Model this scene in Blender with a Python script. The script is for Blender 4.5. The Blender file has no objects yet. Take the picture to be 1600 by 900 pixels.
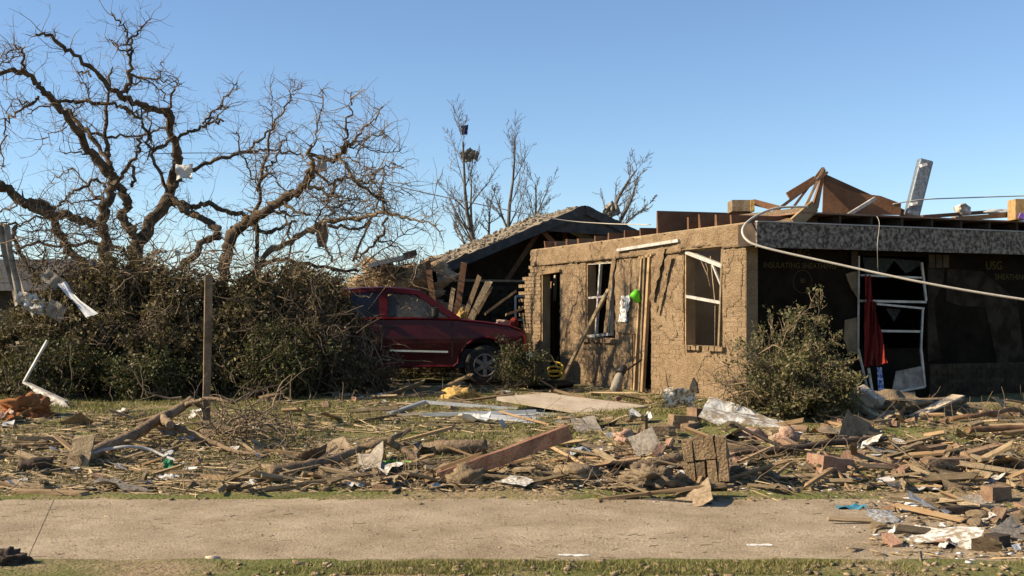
import bpy, bmesh, math, random
import numpy as np
from mathutils import Vector, Matrix, noise
R = math.radians
random.seed(11); RNG = np.random.default_rng(11)
SC = bpy.context.scene
COL = SC.collection

# ------------------------------------------------------------------ camera, sky, sun, exposure
F = 1800.0; HOR = 493.0; EYE = 1.3          # focal length and horizon row in photo pixels, eye height over the house floor
cam = bpy.data.cameras.new('camera'); cam_o = bpy.data.objects.new('camera', cam); COL.objects.link(cam_o)
cam.sensor_width = 36.0; cam.lens = F / 1600 * 36; cam.shift_y = (HOR - 450) / 1600
cam.clip_start = 0.1; cam.clip_end = 5000
cam_o.location = (0, 0, EYE); cam_o.rotation_euler = (R(90), 0, 0)
SC.camera = cam_o
SUN_EL = R(31); SUN_AZ = math.atan2(-.988, -.156)     # azimuth from +Y towards +X: the sun stands at the left, a little in front
W = bpy.data.worlds.new('World'); SC.world = W; W.use_nodes = True
nt = W.node_tree
sky = nt.nodes.new('ShaderNodeTexSky'); sky.sky_type = 'NISHITA'; sky.sun_disc = False
sky.sun_elevation = SUN_EL; sky.sun_rotation = SUN_AZ
sky.altitude = 3300; sky.air_density = 1.4; sky.dust_density = 0.0; sky.ozone_density = 3.8
bg = nt.nodes['Background']; bg.inputs['Strength'].default_value = 0.084
nt.links.new(sky.outputs[0], bg.inputs['Color'])
sl = bpy.data.lights.new('sun', 'SUN'); sl.energy = 5.0; sl.angle = R(0.5); sl.color = (1.0, 0.85, 0.62)
sun = bpy.data.objects.new('sun', sl); COL.objects.link(sun)
sdir = Vector((math.sin(SUN_AZ) * math.cos(SUN_EL), math.cos(SUN_AZ) * math.cos(SUN_EL), math.sin(SUN_EL)))
sun.rotation_euler = sdir.to_track_quat('Z', 'Y').to_euler(); sun.location = (-30, 5, 25)
SC.view_settings.view_transform = 'Standard'; SC.view_settings.look = 'None'
SC.view_settings.exposure = 0.95; SC.view_settings.gamma = 1.0; SC.view_settings.use_curve_mapping = False

# ------------------------------------------------------------------ place helpers
def P(px, py, Y): return Vector(((px - 800) / F * Y, Y, EYE - (py - HOR) / F * Y))
def sstep(a, b, x):
    t = min(1.0, max(0.0, (x - a) / (b - a))); return t * t * (3 - 2 * t)
def gz(Y): return -0.35 + 0.35 * sstep(10.2, 15.5, Y)
def gh(x, y):
    """height of the ground, lumps and the rubble berm included"""
    z = gz(y)
    yard = sstep(10.45, 10.9, y) * (1 - sstep(60, 120, abs(x) + y))
    z += yard * (0.045 * noise.noise(Vector((x * 1.1, y * 1.1, 0))) + 0.03 * noise.noise(Vector((x * 3.3, y * 3.3, 5))) + 0.014 * noise.noise(Vector((x * 9, y * 9, 9))))
    berm = sstep(0.5, 2.5, x) * sstep(10.6, 11.6, y) * (1 - sstep(13.0, 15.0, y)) * (1 - sstep(12, 16, x))
    z += berm * (0.10 + 0.07 * noise.noise(Vector((x * 1.7, y * 1.7, 3))))
    mid = sstep(-2.8, -0.8, x) * sstep(10.5, 11.0, y) * (1 - sstep(11.6, 12.6, y)) * (1 - sstep(2, 3, x))
    z += mid * 0.05 * (1 + noise.noise(Vector((x * 2.3, y * 2.3, 7))))
    if y < 7.75:
        z += 0.04 * sstep(7.75, 7.45, y)
    return z
def G(px, py, up=0.0):
    """the ground point seen at a photo pixel"""
    Y = 12.0
    for _ in range(30):
        z = gh((px - 800) / F * Y, Y) + up
        Yn = (EYE - z) * F / max(8, (py - HOR)); Y += 0.6 * (Yn - Y)
    return Vector(((px - 800) / F * Y, Y, EYE - (py - HOR) / F * Y))

# ------------------------------------------------------------------ objects
WL = {}
def fresh(name, data, org, parent=None):
    o = bpy.data.objects.new(name, data); COL.objects.link(o)
    org = Vector(org); WL[o] = org
    if parent is not None:
        o.parent = parent; o.location = org - WL[parent]
    else: o.location = org
    return o
def tag(o, label=None, cat=None, group=None, kind=None):
    if label: o['label'] = label
    if cat: o['category'] = cat
    if group: o['group'] = group
    if kind: o['kind'] = kind
    return o
def thing(name, loc, label, cat, group=None): return tag(fresh(name, None, loc), label, cat, group)

class MB:
    def __init__(s): s.v = []; s.f = []; s.sm = []
    def add(s, vs, fs, smooth=False):
        b = len(s.v); s.v.extend([tuple(v) for v in vs])
        for f in fs: s.f.append([b + i for i in f]); s.sm.append(smooth)
        return s
    def box(s, c, size, M=None):
        c = Vector(c); hx, hy, hz = size[0] / 2, size[1] / 2, size[2] / 2
        vs = [Vector((x, y, z)) for x in (-hx, hx) for y in (-hy, hy) for z in (-hz, hz)]
        if M is not None: vs = [M @ v for v in vs]
        return s.add([v + c for v in vs], [(0,1,3,2),(4,6,7,5),(0,4,5,1),(2,3,7,6),(0,2,6,4),(1,5,7,3)])
    def bar(s, a, b, w, h, up=(0, 0, 1), jag=0.0):
        """a squared timber from a to b"""
        a = Vector(a); b = Vector(b); d = (b - a).normalized(); up = Vector(up)
        if abs(d.dot(up)) > 0.97: up = Vector((1, 0, 0))
        x = d.cross(up).normalized(); y = x.cross(d).normalized()
        vs = []
        for p, sg in ((a, -1), (b, 1)):
            for i, j in ((-1,-1),(1,-1),(1,1),(-1,1)):
                vs.append(p + x * (i * w / 2) + y * (j * h / 2) + d * (sg * random.uniform(-jag, jag)))
        return s.add(vs, [(3,2,1,0),(4,5,6,7),(0,1,5,4),(1,2,6,5),(2,3,7,6),(3,0,4,7)])
    def tube(s, pts, rad, n=6, cap=True, smooth=True):
        pts = [Vector(p) for p in pts]; m = len(pts)
        if not hasattr(rad, '__len__'): rad = [rad] * m
        t0 = (pts[1] - pts[0]).normalized()
        x = t0.orthogonal().normalized(); base = len(s.v)
        for i in range(m):
            t = (pts[min(i + 1, m - 1)] - pts[max(i - 1, 0)])
            t = t.normalized() if t.length > 1e-9 else t0
            x = (x - t * x.dot(t)); x = x.normalized() if x.length > 1e-6 else t.orthogonal().normalized()
            y = t.cross(x)
            for k in range(n):
                a = 2 * math.pi * k / n
                s.v.append(tuple(pts[i] + (x * math.cos(a) + y * math.sin(a)) * rad[i]))
        for i in range(m - 1):
            for k in range(n):
                a = base + i * n + k; b = base + i * n + (k + 1) % n
                s.f.append([a, b, b + n, a + n]); s.sm.append(smooth)
        if cap:
            s.f.append([base + k for k in range(n)][::-1]); s.sm.append(False)
            s.f.append([base + (m - 1) * n + k for k in range(n)]); s.sm.append(False)
        return s
    def mesh(s, name, mat, org=(0, 0, 0)):
        me = bpy.data.meshes.new(name); o = Vector(org)
        me.from_pydata([(v[0] - o.x, v[1] - o.y, v[2] - o.z) for v in s.v], [], s.f)
        me.polygons.foreach_set('use_smooth', s.sm)
        if mat: me.materials.append(mat)
        me.update(); return me
    def build(s, name, mat, parent=None, org=None, label=None, cat=None, group=None, kind=None):
        if org is None:
            if parent is not None: org = WL[parent]
            else:
                a = np.array(s.v); org = Vector((a[:, 0].mean(), a[:, 1].mean(), a[:, 2].min()))
        return tag(fresh(name, s.mesh(name, mat, org), org, parent), label, cat, group, kind)

def quick_mesh(name, V, quads, mat, smooth=False):
    """fast mesh from numpy arrays (n,3) and (m,k)"""
    me = bpy.data.meshes.new(name); k = quads.shape[1]
    me.vertices.add(len(V)); me.vertices.foreach_set('co', np.ascontiguousarray(V, dtype=np.float32).ravel())
    me.loops.add(quads.size); me.loops.foreach_set('vertex_index', quads.astype(np.int32).ravel())
    me.polygons.add(len(quads)); me.polygons.foreach_set('loop_start', np.arange(0, quads.size, k, dtype=np.int32))
    if smooth: me.polygons.foreach_set('use_smooth', np.ones(len(quads), dtype=bool))
    if mat: me.materials.append(mat)
    me.update(calc_edges=True); me.validate(); return me

# ------------------------------------------------------------------ materials
def mat(name, c1, c2=None, scale=6.0, rough=0.9, bump=0.3, bscale=None, detail=6, c3=None, metal=0.0, island=0.0, spec=0.3, stretch=None, lo=.35, hi=.65, bdist=0.02, speck=0.0, sscale=90.0):
    c1, c2, c3 = [tuple(x * .82 for x in c) if c else c for c in (c1, c2, c3)]
    m = bpy.data.materials.new(name); m.use_nodes = True; t = m.node_tree; N = t.nodes; L = t.links
    b = N['Principled BSDF']; b.inputs['Roughness'].default_value = rough; b.inputs['Metallic'].default_value = metal
    b.inputs['Specular IOR Level'].default_value = spec
    tc = N.new('ShaderNodeTexCoord'); src = tc.outputs['Object']
    if stretch:
        mp = N.new('ShaderNodeMapping'); mp.inputs['Scale'].default_value = stretch; L.new(src, mp.inputs[0]); src = mp.outputs[0]
    n1 = N.new('ShaderNodeTexNoise'); n1.inputs['Scale'].default_value = scale; n1.inputs['Detail'].default_value = detail; n1.inputs['Roughness'].default_value = 0.65
    L.new(src, n1.inputs['Vector'])
    rp = N.new('ShaderNodeValToRGB'); L.new(n1.outputs['Fac'], rp.inputs[0])
    e = rp.color_ramp.elements; e[0].position = lo; e[0].color = (*c1, 1); e[1].position = hi; e[1].color = (*(c2 or c1), 1)
    if c3: x = e.new((lo + hi) / 2); x.color = (*c3, 1)
    out = rp.outputs[0]
    if speck > 0:
        n3 = N.new('ShaderNodeTexNoise'); n3.inputs['Scale'].default_value = sscale; n3.inputs['Detail'].default_value = 3; L.new(src, n3.inputs['Vector'])
        r3 = N.new('ShaderNodeMapRange'); L.new(n3.outputs['Fac'], r3.inputs[0]); r3.inputs[1].default_value = .3; r3.inputs[2].default_value = .7; r3.inputs[3].default_value = 1 - speck; r3.inputs[4].default_value = 1 + speck
        h3 = N.new('ShaderNodeHueSaturation'); L.new(out, h3.inputs['Color']); L.new(r3.outputs[0], h3.inputs['Value']); out = h3.outputs[0]
    if island > 0:
        g = N.new('ShaderNodeNewGeometry'); oi = N.new('ShaderNodeObjectInfo')
        ad = N.new('ShaderNodeMath'); ad.operation = 'ADD'; L.new(g.outputs['Random Per Island'], ad.inputs[0]); L.new(oi.outputs['Random'], ad.inputs[1])
        fr = N.new('ShaderNodeMath'); fr.operation = 'FRACT'; L.new(ad.outputs[0], fr.inputs[0])
        mr = N.new('ShaderNodeMapRange'); L.new(fr.outputs[0], mr.inputs[0]); mr.inputs[3].default_value = 1 - island; mr.inputs[4].default_value = 1 + island
        hs = N.new('ShaderNodeHueSaturation'); L.new(out, hs.inputs['Color']); L.new(mr.outputs[0], hs.inputs['Value']); out = hs.outputs[0]
    L.new(out, b.inputs['Base Color'])
    if bump > 0:
        n2 = N.new('ShaderNodeTexNoise'); n2.inputs['Scale'].default_value = bscale or scale * 5; n2.inputs['Detail'].default_value = 5; n2.inputs['Roughness'].default_value = 0.6
        L.new(src, n2.inputs['Vector'])
        bp = N.new('ShaderNodeBump'); bp.inputs['Strength'].default_value = bump; bp.inputs['Distance'].default_value = bdist
        L.new(n2.outputs['Fac'], bp.inputs['Height']); L.new(bp.outputs[0], b.inputs['Normal'])
    return m
def leafmat(name, cols, trans=0.25):
    m = bpy.data.materials.new(name); m.use_nodes = True; t = m.node_tree; N = t.nodes; L = t.links
    b = N['Principled BSDF']; b.inputs['Roughness'].default_value = 0.6; b.inputs['Specular IOR Level'].default_value = 0.3
    g = N.new('ShaderNodeNewGeometry'); rp = N.new('ShaderNodeValToRGB'); L.new(g.outputs['Random Per Island'], rp.inputs[0])
    e = rp.color_ramp.elements; e[0].color = (*cols[0], 1); e[1].color = (*cols[-1], 1)
    for i, c in enumerate(cols[1:-1]): x = e.new((i + 1) / (len(cols) - 1)); x.color = (*c, 1)
    L.new(rp.outputs[0], b.inputs['Base Color'])
    tr = N.new('ShaderNodeBsdfTranslucent'); L.new(rp.outputs[0], tr.inputs[0])
    mx = N.new('ShaderNodeMixShader'); mx.inputs[0].default_value = trans
    L.new(b.outputs[0], mx.inputs[1]); L.new(tr.outputs[0], mx.inputs[2]); L.new(mx.outputs[0], N['Material Output'].inputs[0])
    return m
M = {}
M['mudwall'] = mat('mud_spattered_brick', (.255, .168, .092), (.375, .26, .152), 3.5, .95, 1.0, 36, island=.08, bdist=.05, speck=.3, sscale=70)
M['mudcoat'] = mat('mud_coat', (.25, .165, .09), (.375, .26, .152), 4, .95, 1.0, 36, bdist=.05, speck=.3, sscale=70)
M['concrete'] = mat('dusty_concrete', (.28, .205, .125), (.46, .36, .24), 1.4, .95, 1.0, 55, detail=12, bdist=.012, speck=.28, sscale=48)
M['brushtwig'] = mat('brush_twig', (.06, .043, .028), (.17, .12, .072), 3, .9, 0, island=.35)
M['tornsheath'] = mat('torn_sheathing', (.022, .017, .012), (.05, .039, .028), 4, 1.0, .4, 30, spec=.03, lo=.4, hi=.6)
M['bark'] = mat('muddy_bark', (.05, .034, .022), (.19, .13, .077), 5, .95, 1.0, 30, bdist=.03)
M['palebark'] = mat('stripped_bark', (.12, .085, .055), (.34, .24, .145), 4, .9, .8, 30, bdist=.02)
M['log'] = mat('log_bark', (.14, .095, .058), (.34, .235, .14), 6, .95, 1.0, 28, bdist=.03)
M['twig'] = mat('dry_twig', (.13, .09, .06), (.32, .23, .14), 3, .9, 0, island=.3)
M['fartwig'] = mat('grey_twig', (.10, .085, .07), (.20, .165, .13), 3, .9, 0, island=.2)
M['heapleaf'] = leafmat('dry_leaf', [(.035, .026, .014), (.12, .088, .042), (.095, .082, .027), (.21, .155, .075), (.055, .06, .018)])
M['greenleaf'] = leafmat('green_leaf', [(.025, .036, .010), (.06, .072, .018), (.10, .095, .03), (.04, .052, .014), (.13, .11, .045)])
M['shrubleaf'] = leafmat('dusty_shrub_leaf', [(.09, .09, .03), (.16, .14, .055), (.06, .07, .02), (.22, .17, .085), (.08, .088, .028)])
M['wood'] = mat('lumber', (.25, .155, .075), (.42, .28, .15), 3, .85, .4, 18, stretch=(1, 1, 1), island=.35)
M['oldwood'] = mat('muddy_board', (.25, .18, .105), (.46, .34, .20), 5, .95, .8, 30, island=.45)
M['redwood'] = mat('red_painted_timber', (.20, .085, .05), (.30, .165, .10), 7, .85, .8, 40, lo=.4, hi=.6)
M['brownwood'] = mat('brown_framing', (.14, .065, .03), (.22, .11, .055), 4, .8, .3, 20, island=.2)
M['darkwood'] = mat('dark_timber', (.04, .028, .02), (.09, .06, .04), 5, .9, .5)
M['brick'] = mat('loose_brick', (.22, .13, .08), (.36, .24, .145), 7, .95, .8, 40, island=.3)
M['pinkbrick'] = mat('broken_pink_brick', (.30, .15, .10), (.38, .26, .17), 5, .95, .8, 30, island=.2)
M['clod'] = mat('mud_clod', (.25, .175, .10), (.46, .335, .20), 7, 1, 1.0, 40, island=.35, bdist=.03, speck=.25)
M['grit'] = mat('pavement_grit', (.30, .225, .15), (.46, .36, .25), 7, 1, 0, island=.4)
M['mudsheet'] = mat('muddy_sheet', (.22, .15, .085), (.44, .33, .21), 6, .95, .8, 40, island=.4, speck=.25)
M['paper'] = mat('scrap_paper', (.55, .52, .47), (.78, .76, .72), 3, .8, .2, 20, island=.25)
M['whitecloth'] = mat('muddy_white_sheet', (.30, .235, .16), (.74, .71, .66), 7, .9, .6, 30, lo=.42, hi=.56)
M['speckle'] = mat('speckled_facing', (.24, .175, .11), (.86, .84, .80), 16, .9, .6, 40, lo=.44, hi=.50)
M['whitemetal'] = mat('white_frame', (.34, .29, .23), (.60, .57, .52), 8, .5, .2, 30, spec=.5)
M['alu'] = mat('aluminium', (.45, .45, .44), (.62, .62, .61), 5, .4, .1, 20, metal=.5)
M['sheath'] = mat('black_sheathing', (.010, .008, .006), (.022, .017, .012), 3, 1.0, .3, 40, spec=.03)
M['fascia'] = mat('spattered_fascia', (.06, .047, .038), (.40, .335, .27), 18, .9, .6, 40, detail=10, lo=.42, hi=.66)
M['darkgable'] = mat('charcoal_siding', (.035, .034, .034), (.075, .07, .066), 6, .8, .4, 40)
M['shingle'] = mat('muddy_shingle', (.17, .135, .095), (.36, .295, .215), 5, .95, 1.0, 25, bdist=.04, island=.25)
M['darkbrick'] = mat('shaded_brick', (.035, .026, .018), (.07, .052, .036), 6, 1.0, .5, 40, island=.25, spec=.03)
M['plaster'] = mat('interior_plaster', (.38, .32, .24), (.50, .43, .33), 3, .9, .2, 20)
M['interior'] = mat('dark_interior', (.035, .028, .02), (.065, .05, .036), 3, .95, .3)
M['redpaint'] = mat('dusty_red_paint', (.085, .002, .003), (.10, .014, .010), 5, .42, 0, spec=.2, detail=10, lo=.45, hi=.75)
M['redpaint'].node_tree.nodes['Principled BSDF'].inputs['Coat Weight'].default_value = .15
M['tyre'] = mat('dusty_tyre', (.018, .016, .014), (.06, .048, .036), 9, .9, .4, 30)
M['rim'] = mat('dusty_alloy', (.12, .10, .08), (.30, .26, .22), 9, .5, .1, metal=.6)
M['chrome'] = mat('chrome_strip', (.6, .6, .6), (.75, .75, .75), 3, .2, 0, metal=.9)
M['blackplastic'] = mat('black_plastic', (.015, .014, .013), (.04, .035, .03), 6, .6, .2)
M['greyplastic'] = mat('grey_pipe', (.34, .33, .32), (.48, .46, .43), 5, .6, .1)
M['duct'] = mat('galvanised_duct', (.12, .14, .165), (.27, .30, .335), 22, .5, .3, 40, metal=.35)
M['insul'] = mat('yellow_insulation', (.48, .28, .07), (.70, .48, .17), 9, 1, 1, 30, bdist=.04)
M['pinkins'] = mat('pink_insulation', (.44, .26, .18), (.56, .38, .28), 9, 1, 1, 30, bdist=.04)
M['redcloth'] = mat('red_curtain', (.17, .012, .008), (.24, .022, .014), 5, .9, .3, 30)
M['bluecloth'] = mat('blue_white_cloth', (.05, .09, .30), (.50, .52, .58), 14, .9, .3, lo=.45, hi=.55)
M['navy'] = mat('navy_cloth', (.012, .018, .10), (.03, .04, .18), 5, .9, .3)
M['orangecloth'] = mat('rust_orange_cloth', (.22, .075, .02), (.38, .15, .05), 6, .9, .6, 20)
M['greycloth'] = mat('grey_brown_cloth', (.16, .13, .10), (.42, .36, .29), 7, .95, .6, 30)
M['lime'] = mat('lime_plastic', (.16, .72, .03), (.20, .80, .05), 3, .4, 0)
M['teal'] = mat('teal_rag', (.03, .18, .28), (.08, .30, .40), 5, .8, .3)
M['greenscrap'] = mat('green_scrap', (.03, .20, .09), (.05, .28, .13), 5, .7, .2)
M['yellow'] = mat('yellow_hose', (.55, .36, .03), (.68, .48, .06), 5, .5, .1)
M['rust'] = mat('rusty_pipe', (.12, .06, .03), (.26, .14, .07), 9, .8, .5)
M['osb'] = mat('osb_block', (.34, .20, .08), (.50, .33, .15), 14, .9, .4)
M['purple'] = mat('purple_scrap', (.22, .10, .40), (.30, .16, .50), 4, .7, .1)
M['cable'] = mat('pale_cable', (.52, .45, .36), (.64, .57, .47), 4, .7, .2)
M['tanboard'] = mat('dusty_tan_panel', (.50, .385, .26), (.66, .54, .40), 4, .9, .3, 40)
M['bluepanel'] = mat('pale_blue_panel', (.40, .41, .42), (.60, .60, .59), 4, .6, .2, 20)
M['stencil'] = mat('dull_yellow_stencil', (.06, .045, .012), (.11, .085, .022), 30, .9, 0)
M['glass'] = mat('dark_tinted_glass', (.006, .006, .007), (.010, .010, .011), 3, .12, 0, spec=.5)
def clear_glass():
    m = bpy.data.materials.new('dusty_glass'); m.use_nodes = True; N = m.node_tree.nodes; L = m.node_tree.links
    b = N['Principled BSDF']; b.inputs['Base Color'].default_value = (.5, .52, .52, 1); b.inputs['Roughness'].default_value = .12
    t = N.new('ShaderNodeBsdfTransparent'); x = N.new('ShaderNodeMixShader'); x.inputs[0].default_value = .05
    L.new(t.outputs[0], x.inputs[1]); L.new(b.outputs[0], x.inputs[2]); L.new(x.outputs[0], N['Material Output'].inputs[0]); return m
M['clearglass'] = clear_glass()
def ground_mat():
    m = bpy.data.materials.new('yard_soil'); m.use_nodes = True; t = m.node_tree; N = t.nodes; L = t.links
    b = N['Principled BSDF']; b.inputs['Roughness'].default_value = 1; b.inputs['Specular IOR Level'].default_value = .1
    g = N.new('ShaderNodeNewGeometry')
    def nz(s, d, r=.6):
        n = N.new('ShaderNodeTexNoise'); n.inputs['Scale'].default_value = s; n.inputs['Detail'].default_value = d; n.inputs['Roughness'].default_value = r
        L.new(g.outputs['Position'], n.inputs['Vector']); return n
    a = nz(9, 8); ra = N.new('ShaderNodeValToRGB'); L.new(a.outputs[0], ra.inputs[0])
    ra.color_ramp.elements[0].position = .3; ra.color_ramp.elements[0].color = (.21, .15, .085, 1); ra.color_ramp.elements[1].position = .7; ra.color_ramp.elements[1].color = (.40, .295, .175, 1)
    c = nz(1.1, 4); rc = N.new('ShaderNodeValToRGB'); L.new(c.outputs[0], rc.inputs[0]); rc.color_ramp.elements[0].position = .36; rc.color_ramp.elements[1].position = .56
    mx = N.new('ShaderNodeMix'); mx.data_type = 'RGBA'; L.new(rc.outputs[0], mx.inputs[0]); L.new(ra.outputs[0], mx.inputs[6]); mx.inputs[7].default_value = (.15, .15, .048, 1)
    L.new(mx.outputs[2], b.inputs['Base Color'])
    d = nz(28, 6); bp = N.new('ShaderNodeBump'); bp.inputs['Strength'].default_value = 1; bp.inputs['Distance'].default_value = .05
    L.new(d.outputs[0], bp.inputs['Height']); L.new(bp.outputs[0], b.inputs['Normal']); return m
M['ground'] = ground_mat()
M['grass'] = leafmat('yard_grass', [(.14, .14, .03), (.23, .20, .065), (.11, .125, .022), (.29, .23, .10), (.17, .16, .038)], .2)
M['straw'] = mat('pale_straw', (.40, .29, .16), (.56, .43, .26), 3, .9, 0, island=.3)

# ------------------------------------------------------------------ the ground and the pavement
def coords(fine0, fine1, step, far):
    c = list(np.arange(fine0, fine1, step)); a = []; d = step; x = fine1
    while x < far: a.append(x); d *= 1.35; x += d
    b = []; d = step; x = fine0 - step
    while x > -far: b.append(x); d *= 1.35; x -= d
    return np.array(b[::-1] + c + a + [far])
gx = coords(-10, 10, .09, 900.0); gy = coords(7.0, 21, .09, 900.0)
gy = gy[gy > -200]
def bare(x, y):
    n = noise.noise(Vector((x * 1.6, y * .6, 1))) + .6 * noise.noise(Vector((x * 5, y * 3, 2)))
    e = sstep(3.0, 5.6, x); far = 10.28 + .16 * n - 1.25 * e; near = 7.74 + .07 * n + .35 * e
    return -.05 if near < y < far else (.016 + .012 * n if 7.6 < y < 10.6 else 0)
V = np.array([(x, y, gh(x, y) + bare(x, y)) for y in gy for x in gx]); nx, ny = len(gx), len(gy)
ii = np.arange(nx - 1)[None, :] + (np.arange(ny - 1) * nx)[:, None]; ii = ii.ravel()
g = fresh('ground', quick_mesh('ground', V, np.stack([ii, ii + 1, ii + 1 + nx, ii + nx], 1), M['ground'], True), (0, 0, 0)); tag(g, kind='structure')
pv = fresh('pavement', None, (0, 9, -.38)); tag(pv, kind='structure')
def slab(x0f, x1f, x0n, x1n):
    nX, nY = 70, 22; vs = []; fs = []
    for j in range(nY + 1):
        v = j / nY; y = 7.62 + v * 2.88; a = x0n + (x0f - x0n) * v; b = x1n + (x1f - x1n) * v
        for i in range(nX + 1):
            x = a + (b - a) * i / nX
            yy = y + (0.10 * noise.noise(Vector((x * 1.3, 0, j))) if j in (0, nY) else 0)
            edge = 0
            vs.append((x, yy, -.345 + .006 * noise.noise(Vector((x * .8, y * .8, 0))) + edge))
    for j in range(nY):
        for i in range(nX): k = j * (nX + 1) + i; fs.append((k, k + 1, k + nX + 2, k + nX + 1))
    n0 = len(vs); rim = [j * (nX + 1) for j in range(nY + 1)]; rim2 = [j * (nX + 1) + nX for j in range(nY + 1)]
    for rr, fl in ((rim, 1), (rim2, 0)):
        lo = []
        hi_ = []
        for k in rr: lo.append(len(vs)); vs.append((vs[k][0], vs[k][1], -.44)); hi_.append(len(vs)); vs.append(vs[k])
        for q in range(nY): fs.append((hi_[q], hi_[q + 1], lo[q + 1], lo[q]) if fl else (hi_[q + 1], hi_[q], lo[q], lo[q + 1]))
    mb = MB(); mb.add(vs, fs, True); mb.sm[nX * nY:] = [False] * (len(mb.sm) - nX * nY); mb.build('slab', M['concrete'], pv)
jf, jn = -4.16, -3.22                                   # the one joint in view runs askew
slab(jf - 9, jf - .003, jn - 9, jn - .003); slab(jf + .003, jf + 9.5, jn + .003, jn + 9.5); slab(jf + 9.53, jf + 19, jn + 9.53, jn + 19)

fl = MB(); fl.add([(jn - .05, 7.7, -.353), (jn + .05, 7.7, -.353), (jf + .05, 10.45, -.353), (jf - .05, 10.45, -.353)], [(0, 1, 2, 3)]); fl.build('joint_filler', M['clod'], pv)
# grass: short, patchy, half buried in mud
def blades(name, label, n, xr, yr, h, thr, base_w):
    out = []; k = 0
    xs = RNG.uniform(*xr, n); ys = RNG.uniform(*yr, n); V = []; 
    for x, y in zip(xs, ys):
        if noise.noise(Vector((x * .9, y * 1.3, 2))) + .5 * noise.noise(Vector((x * 3, y * 3, 4))) + random.uniform(-.25, .25) < thr(x, y): continue
        z = gh(x, y) - .004; a = random.uniform(0, math.pi); hh = h * random.uniform(.4, 1.2); w = base_w * random.uniform(.7, 1.3)
        lx = random.gauss(0, .5) * hh; ly = random.gauss(0, .5) * hh; c, s_ = math.cos(a) * w, math.sin(a) * w
        V += [(x - c, y - s_, z), (x + c, y + s_, z), (x + lx, y + ly, z + hh)]
    V = np.array(V); q = np.arange(len(V)).reshape(-1, 3)
    return tag(fresh(name, quick_mesh(name, V, q, M['grass']), (0, 0, 0)), label, 'grass', kind='stuff')
def yard_thr(x, y):
    t = -.08
    if x > 0.8 and y < 13.5: t = .34
    if x > 3.0: t = .5
    if -2.6 < x < .8 and y < 11.9: t = .16
    if y < 11.0: t = max(t, .30)
    return t
blades('grass', 'short patchy grass of the littered front yard', 210000, (-8.5, 7), (10.5, 18.5), .045, yard_thr, .007)
blades('grass', 'strip of short grass along the near edge of the pavement', 26000, (-1.9, 3.6), (7.15, 7.72), .035, lambda x, y: -.05 + .5 * sstep(-1.0, -1.9, x) + .5 * sstep(7.5, 7.72, y), .004)

# ------------------------------------------------------------------ the ruined brick house
C0 = Vector((3.41, 16.8, 0)); EA = Vector((.92, .393, 0)).normalized(); UB = Vector((-EA.y, EA.x, 0)); ZU = Vector((0, 0, 1))
HM = Matrix((EA, UB, ZU)).transposed()
def H(a, b, z): return C0 + EA * a + UB * b + ZU * z     # a: inward from the sunlit wall, b: back from the shaded wall
def hbox(mb, a0, a1, b0, b1, z0, z1):
    return mb.box(H((a0 + a1) / 2, (b0 + b1) / 2, (z0 + z1) / 2), (a1 - a0, b1 - b0, z1 - z0), HM)
def LW(px, py, a=0.0):
    r = (px - 800) / F; Y = (a + EA.dot(C0)) / (EA.x * r + EA.y); return P(px, py, Y)
def RW(px, py, b=0.0):
    r = (px - 800) / F; Y = (b + UB.dot(C0)) / (UB.x * r + UB.y); return P(px, py, Y)
house = thing('ruined_house', C0, 'roofless tan brick house caked in mud with empty window openings', 'house')
OPEN = [(.59, 1.71, .83, 2.36), (2.73, 3.39, 0, 2.30), (3.99, 5.17, .88, 2.30), (6.28, 7.19, 0, 2.18)]
def cut(b0, b1, z):
    segs = [(b0, b1)]
    for o0, o1, z0, z1 in OPEN:
        if z0 - .01 < z < z1 + .01:
            ns = []
            for s0, s1 in segs:
                if o1 <= s0 or o0 >= s1: ns.append((s0, s1)); continue
                if o0 - s0 > .03: ns.append((s0, o0))
                if s1 - o1 > .03: ns.append((o1, s1))
            segs = ns
    return segs
# backing wall, cut round the openings
mb = MB(); bs = sorted({0.0, 7.6} | {x for o in OPEN for x in o[:2]})
for b0, b1 in zip(bs, bs[1:]):
    bm_ = (b0 + b1) / 2; hole = [o for o in OPEN if o[0] < bm_ < o[1]]
    if not hole: hbox(mb, .001, .20, b0, b1, -.1, 2.60)
    else:
        o = hole[0]; hbox(mb, .001, .20, b0, b1, o[3], 2.60)
        if o[2] > 0: hbox(mb, .001, .20, b0, b1, -.1, o[2])
wall = mb.build('brick_wall', M['mudcoat'], house)
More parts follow.
